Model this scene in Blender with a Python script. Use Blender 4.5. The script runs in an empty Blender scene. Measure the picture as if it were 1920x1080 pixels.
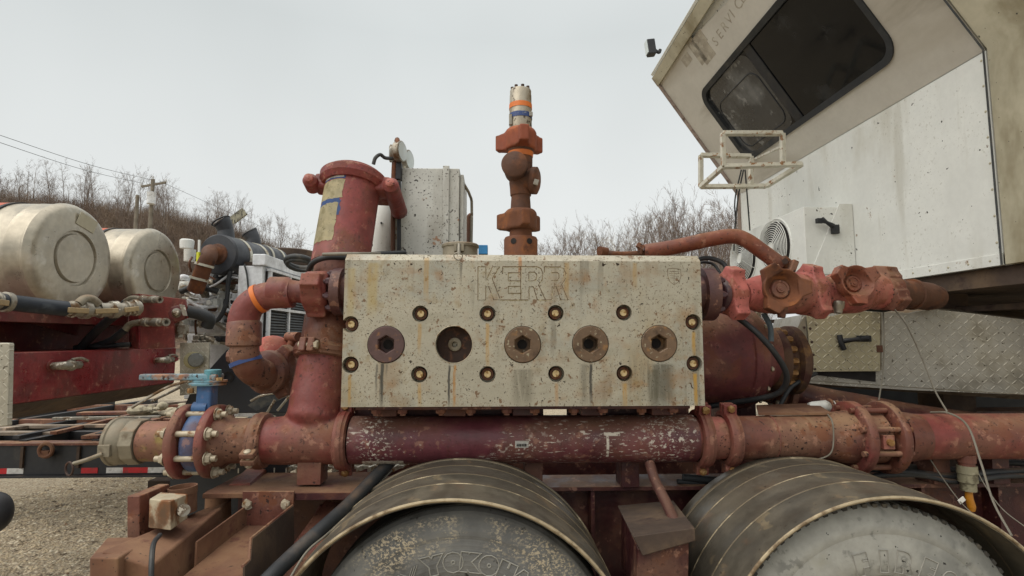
import bpy, bmesh, math, random
from mathutils import Vector, Matrix, noise as mnoise
V = Vector
PI = math.pi
sc = bpy.context.scene
COL = sc.collection

# ------------------------------------------------------------------ camera
F = 1010.0                                    # focal length in pixels of a 1920 px wide picture
PITCH, YAW, CZ = math.atan(95/F), math.atan(33/F), 1.6
cam = bpy.data.cameras.new('camera'); cam.sensor_width = 36; cam.lens = 36*F/1920
cam.clip_start = 0.05; cam.clip_end = 2000
co = bpy.data.objects.new('camera', cam); COL.objects.link(co)
co.location = (0, 0, CZ); co.rotation_euler = (PI/2+PITCH, 0, -YAW)
sc.camera = co

# ------------------------------------------------------------------ world and sun (bright overcast)
W = bpy.data.worlds.new("World"); sc.world = W; W.use_nodes = True
wn = W.node_tree.nodes; wl = W.node_tree.links
for n in list(wn): wn.remove(n)
wo = wn.new('ShaderNodeOutputWorld'); bg = wn.new('ShaderNodeBackground')
sky = wn.new('ShaderNodeTexSky'); sky.sky_type = 'NISHITA'; sky.sun_disc = False
SUN_EL, SUN_ROT = math.radians(46), math.radians(236)
sky.sun_elevation = SUN_EL; sky.sun_rotation = SUN_ROT; sky.air_density = 2.0; sky.dust_density = 5.0
hs = wn.new('ShaderNodeHueSaturation'); hs.inputs['Saturation'].default_value = 0.12; hs.inputs['Value'].default_value = 0.06
wl.new(sky.outputs[0], hs.inputs['Color'])
tc = wn.new('ShaderNodeTexCoord'); sx = wn.new('ShaderNodeSeparateXYZ'); wl.new(tc.outputs['Generated'], sx.inputs[0])
rp = wn.new('ShaderNodeValToRGB'); wl.new(sx.outputs['Z'], rp.inputs[0])
els = rp.color_ramp.elements
els[0].position = 0.0; els[0].color = (.76, .78, .775, 1)
els[1].position = 1.0; els[1].color = (2.02, 1.98, 1.90, 1)
e = els.new(.22); e.color = (.735, .76, .755, 1)
e = els.new(.50); e.color = (.60, .635, .635, 1)
e = els.new(.62); e.color = (.66, .69, .69, 1)
nz = wn.new('ShaderNodeTexNoise'); nz.inputs['Scale'].default_value = 1.6; nz.inputs['Detail'].default_value = 3
wl.new(tc.outputs['Generated'], nz.inputs['Vector'])
mr = wn.new('ShaderNodeMapRange'); mr.inputs[1].default_value = .3; mr.inputs[2].default_value = .7
mr.inputs[3].default_value = .91; mr.inputs[4].default_value = 1.08; wl.new(nz.outputs[0], mr.inputs[0])
mm = wn.new('ShaderNodeMix'); mm.data_type = 'RGBA'; mm.blend_type = 'MULTIPLY'; mm.inputs[0].default_value = 1
wl.new(rp.outputs[0], mm.inputs[6]); wl.new(mr.outputs[0], mm.inputs[7])
mx = wn.new('ShaderNodeMix'); mx.data_type = 'RGBA'; mx.inputs[0].default_value = .85
wl.new(hs.outputs[0], mx.inputs[6]); wl.new(mm.outputs[2], mx.inputs[7])
wl.new(mx.outputs[2], bg.inputs['Color']); bg.inputs['Strength'].default_value = 1.0
wl.new(bg.outputs[0], wo.inputs[0])
sl = bpy.data.lights.new('sun', 'SUN'); sl.energy = 1.4; sl.angle = math.radians(60); sl.color = (1, .93, .84)
so = bpy.data.objects.new('sun', sl); COL.objects.link(so)
az = SUN_ROT
sd = V((math.sin(az)*math.cos(SUN_EL), math.cos(az)*math.cos(SUN_EL), math.sin(SUN_EL)))
so.rotation_euler = sd.to_track_quat('Z', 'Y').to_euler(); so.location = (-3, -6, 12)
sc.view_settings.view_transform = 'Standard'; sc.view_settings.look = 'None'
sc.view_settings.exposure = 0.25; sc.view_settings.gamma = 1.0
sc.render.film_transparent = False

# ------------------------------------------------------------------ measuring: a point of the place seen at (px,py) at distance Y
_cf = V((math.sin(YAW)*math.cos(PITCH), math.cos(YAW)*math.cos(PITCH), math.sin(PITCH)))
_cr = V((math.cos(YAW), -math.sin(YAW), 0)); _cu = _cr.cross(_cf)
def ray(px, py): return _cf*F + _cr*(px-960) + _cu*(540-py)
def P(px, py, Y):
    if py == 0: py = 635                      # only x is wanted
    d = ray(px, py); d = d*(Y/d.y); d.z += CZ; return d
def PX(px, py, X):                            # same, on the plane x = X
    d = ray(px, py); d = d*(X/d.x); d.z += CZ; return d
def PZ(px, py, Z):
    d = ray(px, py); d = d*((Z-CZ)/d.z); d.z += CZ; return d
def S(n, Y): return n*Y/F

# ------------------------------------------------------------------ geometry accumulator
def frame(ax, ref=None):
    z = V(ax).normalized()
    r = V(ref) if ref is not None else (V((0, 0, 1)) if abs(z.z) < .9 else V((0, -1, 0)))
    x = (r - z*r.dot(z)).normalized()
    return x, z.cross(x), z                    # x points along ref
def smooth_path(pts, k=6):
    if k <= 1 or len(pts) < 3: return [V(p) for p in pts]
    p = [V(q) for q in pts]; p = [p[0]*2-p[1]] + p + [p[-1]*2-p[-2]]; out = []
    for i in range(1, len(p)-2):
        for j in range(k):
            t = j/k; a, b, c, d = p[i-1:i+3]
            out.append(.5*((2*b)+(c-a)*t+(2*a-5*b+4*c-d)*t*t+(3*b-a-3*c+d)*t**3))
    out.append(p[-2]); return out
class G:
    def __init__(s): s.bm = bmesh.new()
    def face(s, pts):
        vs = [s.bm.verts.new(V(p)) for p in pts]
        return s.bm.faces.new(vs)
    def hexa(s, a, b):                          # two quads
        A = [s.bm.verts.new(V(p)) for p in a]; B = [s.bm.verts.new(V(p)) for p in b]
        s.bm.faces.new(A); s.bm.faces.new(B[::-1]); n = len(A)
        for i in range(n): s.bm.faces.new((A[i], B[i], B[(i+1) % n], A[(i+1) % n]))
        return s
    def box(s, c, sz, R=None):
        c = V(c); h = [q/2 for q in sz]
        f = lambda x, y, z: c + ((R @ V((x*h[0], y*h[1], z*h[2]))) if R is not None else V((x*h[0], y*h[1], z*h[2])))
        return s.hexa([f(-1,-1,-1), f(1,-1,-1), f(1,1,-1), f(-1,1,-1)], [f(-1,-1,1), f(1,-1,1), f(1,1,1), f(-1,1,1)])
    def bb(s, x0, x1, y0, y1, z0, z1): return s.box(((x0+x1)/2, (y0+y1)/2, (z0+z1)/2), (abs(x1-x0), abs(y1-y0), abs(z1-z0)))
    def obox(s, c, ax, ref, la, lr, lo):        # box with lengths along ax, along ref and across
        x, y, z = frame(ax, ref); c = V(c)
        f = lambda a, b, d: c + z*(a*la/2) + x*(b*lr/2) + y*(d*lo/2)
        return s.hexa([f(-1,-1,-1), f(1,-1,-1), f(1,1,-1), f(-1,1,-1)], [f(-1,-1,1), f(1,-1,1), f(1,1,1), f(-1,1,1)])
    def beam(s, a, b, w, h=None, ref=None):
        a, b = V(a), V(b); return s.obox((a+b)/2, b-a, ref, (b-a).length, h or w, w)
    def prism(s, pts, vec):
        vec = V(vec); return s.hexa([V(p) for p in pts], [V(p)+vec for p in pts])
    def lathe(s, p, ax, prof, n=32, cap=True, ref=None, closed=False, sx=1.0):
        x, y, z = frame(ax, ref); p = V(p); rings = []
        for t, r in prof:
            r = max(r, .00005)
            rings.append([s.bm.verts.new(p + z*t + (x*math.cos(2*PI*i/n)*sx + y*math.sin(2*PI*i/n))*r) for i in range(n)])
        m = len(rings)
        for k in range(m if closed else m-1):
            A, B = rings[k], rings[(k+1) % m]
            for i in range(n): s.bm.faces.new((A[i], A[(i+1) % n], B[(i+1) % n], B[i]))
        if cap and not closed:
            if prof[0][1] > 0: s.bm.faces.new(rings[0][::-1])
            if prof[-1][1] > 0: s.bm.faces.new(rings[-1])
        return s
    def cyl(s, a, b, r, r1=None, n=20):
        a, b = V(a), V(b); L = (b-a).length
        return s.lathe(a, b-a, [(0, r), (L, r if r1 is None else r1)], n)
    def pipe(s, a, b, ro, ri, n=28):
        a, b = V(a), V(b); L = (b-a).length
        return s.lathe(a, b-a, [(0, ri), (0, ro), (L, ro), (L, ri)], n, closed=True)
    def ring(s, c, ax, R, r, n=32, m=8):
        return s.lathe(c, ax, [(r*math.sin(2*PI*k/m), R+r*math.cos(2*PI*k/m)) for k in range(m)], n, closed=True)
    def tube(s, pts, r, n=10, k=6, cap=True):
        q = smooth_path(pts, k); m = len(q)
        rr = r if isinstance(r, (list, tuple)) else None
        x = None; prev = None
        for i, p in enumerate(q):
            t = (q[min(i+1, m-1)] - q[max(i-1, 0)]).normalized()
            if x is None: x = frame(t)[0]
            x = (x - t*x.dot(t)).normalized(); y = t.cross(x)
            R = r
            if rr:
                f = i/(m-1)*(len(rr)-1); j = min(int(f), len(rr)-2); R = rr[j]+(rr[j+1]-rr[j])*(f-j)
            cur = [s.bm.verts.new(p + (x*math.cos(2*PI*a/n)+y*math.sin(2*PI*a/n))*R) for a in range(n)]
            if prev:
                for a in range(n): s.bm.faces.new((prev[a], prev[(a+1) % n], cur[(a+1) % n], cur[a]))
            elif cap: s.bm.faces.new(cur[::-1])
            prev = cur
        if cap: s.bm.faces.new(prev)
        return s
    def ball(s, c, r, n=16, sq=(1, 1, 1)):
        bmesh.ops.create_uvsphere(s.bm, u_segments=n, v_segments=n//2+2, radius=1,
            matrix=Matrix.Translation(V(c)) @ Matrix.Diagonal((r*sq[0], r*sq[1], r*sq[2], 1)))
        return s
    def hexn(s, p, ax, r, h, n=6): return s.lathe(p, ax, [(0, r), (h*.8, r), (h, r*.86)], n)
    def mesh(s, name):
        bmesh.ops.recalc_face_normals(s.bm, faces=s.bm.faces)
        me = bpy.data.meshes.new(name); s.bm.to_mesh(me); s.bm.free(); return me

ORG = {}
def tag(o, label=None, cat=None, group=None, kind=None):
    if label: o['label'] = label
    if cat: o['category'] = cat
    if group: o['group'] = group
    if kind: o['kind'] = kind
    return o
def thing(name, label, cat, loc, group=None):
    o = bpy.data.objects.new(name, None); COL.objects.link(o); o.location = V(loc); o.empty_display_size = .05
    ORG[o.name] = V(loc); return tag(o, label, cat, group)
def put(name, g, m, parent=None, bevel=0.0, ang=40, loc=None, seg=2, label=None, flat=False, vox=None):
    me = g.mesh(name) if isinstance(g, G) else g
    if parent is not None: org = ORG[parent.name]
    elif loc is not None: org = V(loc)
    else:
        c = [v.co for v in me.vertices]
        org = V(((min(q.x for q in c)+max(q.x for q in c))/2, (min(q.y for q in c)+max(q.y for q in c))/2, min(q.z for q in c)))
    me.transform(Matrix.Translation(-org))
    o = bpy.data.objects.new(name, me); COL.objects.link(o); ORG[o.name] = org
    if parent is not None: o.parent = parent
    else: o.location = org
    if m is not None: me.materials.append(m)
    if not flat:
        me.polygons.foreach_set('use_smooth', [True]*len(me.polygons))
        me.set_sharp_from_angle(angle=math.radians(ang))
    if vox:                                     # fuse overlapping pieces into one cast body with soft fillets
        r_ = o.modifiers.new('fuse', 'REMESH'); r_.mode = 'VOXEL'; r_.voxel_size = vox[0]; r_.use_smooth_shade = True
        q_ = o.modifiers.new('soften', 'SMOOTH'); q_.iterations = vox[1]; q_.factor = .5
    elif bevel:
        b = o.modifiers.new('bevel', 'BEVEL'); b.width = bevel; b.segments = seg; b.limit_method = 'ANGLE'; b.angle_limit = math.radians(35)
        b.harden_normals = True
    if label: o['label'] = label
    return o
def solo(name, label, cat, g, m, group=None, **k):
    return tag(put(name, g, m, **k), label, cat, group)
def struct(name, g, m, **k):
    o = put(name, g, m, **k); o['kind'] = 'structure'; return o

# ------------------------------------------------------------------ materials
def srgb(h, k=1.0):
    h = h.lstrip('#'); v = [int(h[i:i+2], 16)/255 for i in (0, 2, 4)]
    return tuple([min(1, k*(x/12.92 if x <= .04045 else ((x+.055)/1.055)**2.4)) for x in v]) + (1,)
class NT:
    def __init__(s, name):
        s.m = bpy.data.materials.new(name); s.m.use_nodes = True; s.t = s.m.node_tree; s.N = s.t.nodes; s.L = s.t.links
        s.b = s.N['Principled BSDF']; s._tc = s.N.new('ShaderNodeTexCoord'); s.co = s._tc.outputs['Object']; s._sep = None
    def _in(s, sock, v):
        if isinstance(v, (int, float, tuple, list)): sock.default_value = v
        else: s.L.new(v, sock)
    def math(s, op, a, b=0.0, clamp=False, c=None):
        n = s.N.new('ShaderNodeMath'); n.operation = op; n.use_clamp = clamp; s._in(n.inputs[0], a); s._in(n.inputs[1], b)
        if c is not None: s._in(n.inputs[2], c)
        return n.outputs[0]
    def sep(s):
        if s._sep is None:
            n = s.N.new('ShaderNodeSeparateXYZ'); s.L.new(s.co, n.inputs[0]); s._sep = n.outputs
        return s._sep
    def mapc(s, st):
        if tuple(st) == (1, 1, 1): return s.co
        n = s.N.new('ShaderNodeMapping'); s.L.new(s.co, n.inputs[0]); n.inputs['Scale'].default_value = st; return n.outputs[0]
    def noise(s, sc_, st=(1, 1, 1), d=5, r=.6, dist=0.0):
        n = s.N.new('ShaderNodeTexNoise'); s.L.new(s.mapc(st), n.inputs['Vector'])
        n.inputs['Scale'].default_value = sc_; n.inputs['Detail'].default_value = d; n.inputs['Roughness'].default_value = r
        n.inputs['Distortion'].default_value = dist; return n.outputs[0]
    def rng(s, v, lo, hi, a=0.0, b=1.0):
        n = s.N.new('ShaderNodeMapRange'); n.interpolation_type = 'SMOOTHSTEP' if lo != hi else 'LINEAR'
        s._in(n.inputs[0], v); n.inputs[1].default_value = lo; n.inputs[2].default_value = hi
        n.inputs[3].default_value = a; n.inputs[4].default_value = b; return n.outputs[0]
    def mix(s, f, a, b, mode='MIX'):
        n = s.N.new('ShaderNodeMix'); n.data_type = 'RGBA'; n.blend_type = mode
        s._in(n.inputs[0], f); s._in(n.inputs[6], a); s._in(n.inputs[7], b); return n.outputs[2]
    def up(s):
        n = s.N.new('ShaderNodeNewGeometry'); q = s.N.new('ShaderNodeSeparateXYZ'); s.L.new(n.outputs['Normal'], q.inputs[0]); return q.outputs[2]
    def bump(s, h, dist=.002, st=.6, prev=None):
        n = s.N.new('ShaderNodeBump'); n.inputs['Strength'].default_value = st; n.inputs['Distance'].default_value = dist
        s._in(n.inputs['Height'], h)
        if prev is not None: s.L.new(prev, n.inputs['Normal'])
        return n.outputs[0]
def mat(name, base, rough=.6, metal=0.0, layers=(), bump=.0015, bs=60, var=.18, vs=3.0, spec=.5, extra=None, coat=0):
    """layers: (colour, scale, lo, hi[, dict(st, gate=(scale,lo,hi), up=1, a=amount, r=roughness, d=detail)])"""
    t = NT(name)
    b = base if len(base) == 4 else tuple(base)+(1,)
    v = t.rng(t.noise(vs, d=6), .3, .7, 1-var, 1+var)
    col = t.mix(1.0, b, v, 'MULTIPLY')
    v2 = t.rng(t.noise(vs*9, d=4), .3, .7, 1-var*.5, 1+var*.5)
    col = t.mix(1.0, col, v2, 'MULTIPLY')
    ro = t.rng(t.noise(vs*4), .3, .7, max(.05, rough-.1), min(1, rough+.1))
    h = t.noise(bs, d=4)
    for L in layers:
        o = L[4] if len(L) > 4 else {}
        f = t.rng(t.noise(L[1], o.get('st', (1, 1, 1)), d=o.get('d', 5), dist=o.get('dist', 0)), L[2], L[3])
        if 'gate' in o:
            g = o['gate']; f = t.math('MULTIPLY', f, t.rng(t.noise(g[0], g[3] if len(g) > 3 else (1, 1, 1), d=3), g[1], g[2]))
        if 'up' in o: f = t.math('MULTIPLY', f, t.rng(t.up(), .25, .85))
        if 'a' in o: f = t.math('MULTIPLY', f, o['a'])
        c = L[0] if len(L[0]) == 4 else tuple(L[0])+(1,)
        col = t.mix(f, col, c)
        if 'r' in o: ro = t.math('ADD', t.math('MULTIPLY', ro, t.math('SUBTRACT', 1.0, f)), t.math('MULTIPLY', f, o['r']))
        if 'h' in o: h = t.math('ADD', h, t.math('MULTIPLY', f, o['h']))
    if extra: col, ro, h = extra(t, col, ro, h)
    t._in(t.b.inputs['Base Color'], col); t._in(t.b.inputs['Roughness'], ro)
    t.b.inputs['Metallic'].default_value = metal; t.b.inputs['Specular IOR Level'].default_value = spec
    if coat: t.b.inputs['Coat Weight'].default_value = coat; t.b.inputs['Coat Roughness'].default_value = .2
    if bump: t.L.new(t.bump(h, bump), t.b.inputs['Normal'])
    return t.m
DUST = srgb('#9a7a5c', .8); RUST = srgb('#7a4424', .8); DKR = srgb('#2e1a14'); CHIP = srgb('#c9c2b4')
def paint(name, c, k=1.0, dust=.7, rust=.8, chips=0.0, rough=.55, more=(), **kw):
    kw.setdefault('bump', .0028); kw.setdefault('var', .24)
    L = [(srgb('#4a2a26', .9), 4.0, .47, .62, dict(a=.55)),
         (srgb('#8a6650', .8), 3.0, .46, .62, dict(a=dust*.75, r=.88)),
         (DUST, 5, .36, .60, dict(up=1, a=dust*.9, r=.9)),
         (RUST, 11, .54, .62, dict(a=rust*.6, r=.85)),
         (srgb('#b98a72', .8), 26, .58, .64, dict(a=.45, gate=(5, .42, .56))),
         (DKR, 75, .60, .635, dict(gate=(7, .40, .54), a=rust, h=-.6)),
         (DKR, 34, .655, .68, dict(a=rust*.9, h=-.5, d=3))]
    if chips: L.append((CHIP, 55, .58, .62, dict(gate=(5, .5-.1*chips, .62), h=-.5, r=.5)))
    return mat(name, srgb(c, k), rough, 0, L+list(more), **kw)
M = {}
M['red'] = paint('dusty_red_paint', '#8e453f', .72, dust=.6, rust=.6)
M['red2'] = paint('faded_pink_red_paint', '#c06c64', .88, dust=.8, rust=.9)
M['redb'] = paint('rusted_brown_red_paint', '#7d4a3c', .72, dust=1.0, rust=1.0)
M['orange'] = paint('orange_red_paint', '#a4583e', .75, dust=.5, rust=.8)
M['tower'] = paint('filter_housing_red_paint', '#94413d', .74, dust=.35, rust=.5, more=[(srgb('#6a5530'), 40, .6, .66, dict(gate=(4, .55, .68)))])
M['rust'] = mat('brown_rusted_steel', srgb('#5f3f2e', .85), .8, 0, [(srgb('#7a4a2c', .85), 8, .48, .66), (srgb('#3a2218'), 14, .55, .7), (DUST, 5, .5, .7, dict(up=1, a=.4))], bump=.003, bs=50)
M['rust2'] = mat('orange_brown_rusted_steel', srgb('#70452d', .85), .85, 0, [(srgb('#8c5630', .85), 10, .48, .64), (srgb('#4c2c1c'), 9, .55, .7)], bump=.003, bs=50)
M['purple'] = paint('maroon_purple_paint', '#4a2c33', .9, dust=.25, rust=.3, rough=.45)
M['maroon'] = paint('shade_darkened_maroon_paint', '#5b2529', .52, dust=.45, rust=.5, rough=.5)  # maroon darkened in place of contact shadow
def man_extra(t, col, ro, h):
    x = t.sep()[0]; z = t.sep()[2]; n = t.noise(85, (.7, 1, 1.2), d=6, r=.7)
    for xa_, xb_, lo in ((.54, .66, .56), (.30, .36, .62), (-.67, -.60, .545), (-.55, -.46, .63)):
        f = t.math('MULTIPLY', t.rng(x, xa_-.06, xa_+.02), t.rng(x, xb_-.02, xb_+.06, 1, 0))
        col = t.mix(t.math('MULTIPLY', f, t.rng(n, lo, lo+.05)), col, srgb('#cdc5b6'))
    for xa_, xb_, za_, zb_ in ((.335, .40, .030, .040), (.345, .352, -.06, .034), (-.69, -.52, -.101, -.078)):
        f = t.math('MULTIPLY', t.math('MULTIPLY', t.rng(x, xa_-.004, xa_), t.rng(x, xb_, xb_+.004, 1, 0)), t.math('MULTIPLY', t.rng(z, za_-.004, za_), t.rng(z, zb_, zb_+.004, 1, 0)))
        col = t.mix(t.math('MULTIPLY', f, t.rng(n, .38, .5)), col, srgb('#cdc5b6'))
    return col, ro, h
M['man'] = paint('scratched_maroon_paint', '#6e3840', .85, dust=.4, rust=.3, rough=.42, more=[
    (srgb('#cfc6b8'), 40, .57, .61, dict(gate=(2.4, .55, .68, (1, 1, 2.4)), a=.9, h=-.4)),
    (srgb('#cfc6b8'), 60, .60, .63, dict(gate=(3, .45, .6), st=(.5, 1, 2), a=.8)),
    (srgb('#b9ada0'), 14, .60, .66, dict(gate=(1.7, .52, .7), a=.8))], extra=man_extra)
M['frame'] = paint('dirty_red_frame_paint_shaded', '#5a2226', .45, dust=.7, rust=.4, rough=.5)  # dirty red, its base darkened to stand for shadow under the chassis
M['mud'] = mat('mud_coated_brown_steel', srgb('#74503c', .8), .9, 0, [(srgb('#8e6c50', .85), 4, .4, .7), (srgb('#56302a'), 7, .56, .68, dict(a=.8)), (srgb('#3a2a20'), 60, .64, .7)], bump=.003, bs=40)
M['mudd'] = mat('shade_darkened_mud_steel', srgb('#57473c', .6), .9, 0, [(srgb('#75604b', .65), 4, .45, .7), (srgb('#3a2b25'), 9, .55, .7)], bump=.002, bs=40)  # mud colour darkened as well to deepen the contact shadows
M['redtruck'] = paint('red_truck_body_paint', '#8e2a2e', .75, dust=.2, rust=.1, rough=.35)
M['reddark'] = paint('shaded_red_steel_paint', '#7a2a2a', .6, dust=.3, rust=.3)  # darker copy of the truck red with shade put into the colour
M['zinc'] = mat('dirty_zinc_plated_steel', srgb('#a59f92', .8), .45, .6, [(srgb('#6b5238'), 12, .5, .66, dict(r=.8)), (srgb('#d8d2c4'), 25, .6, .66)], bump=.001)
M['brasstip'] = mat('brassy_bolt_end', srgb('#c9b284', .95), .4, .3, [(srgb('#8a6a3c'), 60, .5, .62)], bump=0)
M['bolt'] = mat('pale_dirty_bolt_steel', srgb('#b3a892', .9), .55, .25, [(srgb('#7a5a38'), 25, .5, .62)], bump=.001)
M['brass'] = mat('brass_coloured_rusty_nut', srgb('#8a6438', .9), .6, .3, [(srgb('#a8895c'), 30, .5, .6)], bump=.001)
M['alu'] = mat('dull_cast_aluminium', srgb('#8c8472', .8), .6, .3, [(srgb('#665a48'), 12, .5, .66), (DUST, 6, .4, .7, dict(up=1, a=.6))], bump=.001)
M['tank'] = mat('brushed_aluminium_tank_skin', srgb('#b5ad9c', .85), .36, .55, [(srgb('#8b7a62'), 2.2, .50, .75, dict(a=.7, r=.7)), (srgb('#d0ccc2'), 5, .55, .7, dict(a=.6)), (srgb('#5c5142'), 50, .70, .74)], bump=.0008, bs=20)
M['blackrub'] = mat('black_rubber_hose', srgb('#24272a'), .6, 0, [(srgb('#4d4a44'), 7, .5, .75, dict(a=.6)), (DUST, 5, .5, .8, dict(up=1, a=.5))], bump=.001)
M['cable'] = mat('grey_black_cable', srgb('#35383a'), .6, 0, [(srgb('#55534d'), 12, .5, .7)], bump=0)
M['wire'] = mat('pale_grey_wire_sheath', srgb('#827d70', .8), .6, 0, [(srgb('#706a5c'), 20, .5, .65)], bump=0)
M['black'] = mat('matt_black_paint', srgb('#1e2024'), .55, 0, [(srgb('#4a463f'), 5, .55, .8, dict(a=.5)), (DUST, 5, .5, .8, dict(up=1, a=.4))], bump=.0008)
M['muffler'] = mat('charcoal_muffler_paint', srgb('#34373d'), .5, 0, [(srgb('#57544e'), 5, .5, .8, dict(a=.6))], bump=.0006)
M['blue'] = paint('bright_blue_valve_paint', '#3f6a9c', .8, dust=.3, rust=.3)
M['blue2'] = paint('pale_weathered_blue_paint', '#79a6b5', .8, dust=.3, rust=1.3, more=[(srgb('#9a6a48'), 10, .5, .6, dict(a=.9))])
M['teal'] = paint('turquoise_paint', '#5b9aa6', .8, dust=.1, rust=.5)
M['obund'] = mat('orange_plastic_band', srgb('#d0702c'), .5, 0, bump=0, var=.12)
M['bbund'] = mat('blue_plastic_band', srgb('#2f4476'), .5, 0, [(srgb('#8b8f96'), 30, .62, .68)], bump=0)
M['dark'] = mat('black_recess_shade_and_seal', srgb('#15100e'), .8, 0, bump=.001)  # black colour stands in for shade inside holes and gaps; also the seal
M['darkrust'] = mat('dark_rust_socket', srgb('#35231b'), .8, 0, [(srgb('#5c3a26'), 30, .5, .65)], bump=.002)
M['wht'] = mat('dirty_white_paint', srgb('#d9dbd6', .98), .45, 0, [
    (srgb('#a39c86'), 2.0, .50, .72, dict(a=.5, st=(1, 1, .35))), (srgb('#a8a494'), 9, .52, .66, dict(a=.35, st=(1, 1, .08), gate=(1.5, .42, .6))), (srgb('#8b8674'), 60, .6, .64, dict(a=.4, gate=(3, .45, .6))), (srgb('#262320'), 24, .72, .73, dict(d=2)),
    (srgb('#8a6a48'), 12, .68, .72, dict(a=.6))], bump=.0006, bs=12, var=.05)
M['drum'] = paint('worn_maroon_drum_paint', '#74393a', .75, dust=.7, rust=.5, rough=.68)
M['whtspk'] = mat('speckled_white_cabinet_paint', srgb('#cbccc5', .95), .5, 0, [
    (srgb('#8f8b7e'), 3.0, .5, .75, dict(a=.55)), (srgb('#4a4540'), 75, .585, .62, dict(gate=(5, .38, .52))),
    (srgb('#2a2520'), 34, .665, .68, dict(d=2)), (srgb('#8a8478'), 4, .5, .62, dict(a=.4, st=(1, 1, .3))), (srgb('#96653c'), 14, .65, .69, dict(a=.8))], bump=.001, bs=50, var=.06)
M['cream'] = mat('grimy_cream_panel_paint', srgb('#bdb7a0', .9), .55, 0, [
    (srgb('#7a6f52'), 2.6, .46, .68, dict(a=.8, st=(1, 1, .4))), (srgb('#4a4030'), 3, .58, .78, dict(a=.6, st=(1, 1, .3))), (srgb('#2a2520'), 28, .70, .72, dict(d=2))], bump=.0006, var=.08)
M['rack'] = mat('chipped_white_rack_paint', srgb('#c8c5b6', .95), .5, 0, [(srgb('#8a6440'), 20, .56, .62), (srgb('#a09a84'), 6, .45, .7, dict(a=.6))], bump=.0006)
M['white2'] = mat('white_engine_paint', srgb('#dadde0', .95), .4, 0, [(srgb('#7d7a72'), 5, .5, .75, dict(a=.6)), (srgb('#3a3630'), 20, .64, .7, dict(a=.7))], bump=.0006)
M['glass'] = mat('dark_tinted_glass', srgb('#0a0c10'), .05, 0, [(srgb('#4a4d50'), 3, .56, .72, dict(a=.25))], bump=0, var=.05, spec=.22)
M['gauge'] = mat('pale_gauge_face', srgb('#c9d2d2'), .15, 0, bump=0, var=.03)
M['sticker'] = mat('peeling_cream_sticker', srgb('#d8cda6', .9), .6, 0, [(srgb('#8f8358'), 18, .5, .68, dict(a=.6)), (srgb('#5a5038'), 60, .62, .68)], bump=.001)
M['stickerb'] = mat('blue_sticker_remains', srgb('#4a68a4'), .6, 0, bump=0)
M['stickerw'] = mat('white_paper_tag', srgb('#e6e4dc', .95), .5, 0, [(srgb('#a09a86'), 30, .55, .65, dict(a=.4))], bump=0, var=.04)
M['ink'] = mat('black_print', srgb('#22201e'), .6, 0, bump=0)
M['wood'] = mat('weathered_grey_planks', srgb('#9a8c7c', .85), .85, 0, [(srgb('#5f5245'), 9, .45, .65, dict(st=(.2, 2, 2))), (srgb('#b79f88'), 5, .55, .7)], bump=.002)
M['pole'] = mat('grey_wooden_pole', srgb('#7d7568', .9), .9, 0, [(srgb('#54493c'), 6, .5, .7, dict(st=(3, 3, .3)))], bump=.005, bs=20)
M['yellow'] = mat('fluorescent_yellow_sleeve', srgb('#d8dc3a'), .5, 0, bump=0)
M['refr'] = mat('red_reflective_tape', srgb('#b01c24'), .4, 0, [(srgb('#5a3a34'), 14, .55, .7, dict(a=.5))], bump=0)
M['refw'] = mat('silver_reflective_tape', srgb('#c8c8c4'), .4, 0, [(srgb('#7a7468'), 14, .5, .7, dict(a=.6))], bump=0)
M['clear'] = mat('cloudy_plastic_bowl', srgb('#8f8a72', .9), .25, 0, [(srgb('#5c5644'), 16, .5, .65)], bump=.001)
M['amber'] = mat('amber_plastic_drain', srgb('#b07420'), .4, 0, bump=0)
def tyre_extra(t, col, ro, h):
    x, y, z = t.sep()[0], t.sep()[1], t.sep()[2]
    r = t.math('POWER', t.math('ADD', t.math('MULTIPLY', x, x), t.math('MULTIPLY', t.math('SUBTRACT', z, .52), t.math('SUBTRACT', z, .52))), .5)
    f = t.math('MULTIPLY', t.rng(r, .38, .44), t.math('SUBTRACT', 1.0, t.rng(r, .50, .515)))
    n = t.rng(t.noise(95, (1, 1, 1.5), d=6, r=.7), .50, .56); n2 = t.rng(t.noise(7), .40, .56)
    col = t.mix(t.math('MULTIPLY', t.math('MULTIPLY', f, n), n2), col, srgb('#b8ab92', .9))
    g = t.rng(t.math('SINE', t.math('MULTIPLY', r, 420)), -.2, 1)
    return col, ro, t.math('ADD', h, t.math('MULTIPLY', g, .35))
M['tyre'] = mat('dusty_scuffed_tyre_rubber', srgb('#676765', .85), .8, 0, [(srgb('#85847e', .8), 4, .42, .68, dict(a=.8)), (srgb('#2c2b28'), 30, .64, .68), (srgb('#44423e'), 7, .52, .7, dict(a=.8))], bump=.002, bs=45, extra=tyre_extra)
M['tyre2'] = mat('grey_tyre_rubber', srgb('#a1a098', 1.0), .7, 0, [(srgb('#62635f'), 3, .42, .66, dict(a=.75)), (srgb('#4c4c48'), 24, .56, .64, dict(a=.5, gate=(4, .45, .6))), (srgb('#252422'), 42, .69, .71, dict(d=2)), (srgb('#a29f8e', .8), 7, .55, .75, dict(a=.6))], bump=.0015, bs=45)
M['tyretext'] = mat('raised_tyre_lettering', srgb('#94928a', .9), .8, 0, bump=0)
M['tread'] = mat('tread_rubber', srgb('#3c3a36'), .9, 0, [(srgb('#6a6458'), 8, .5, .7)], bump=.003)
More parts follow.
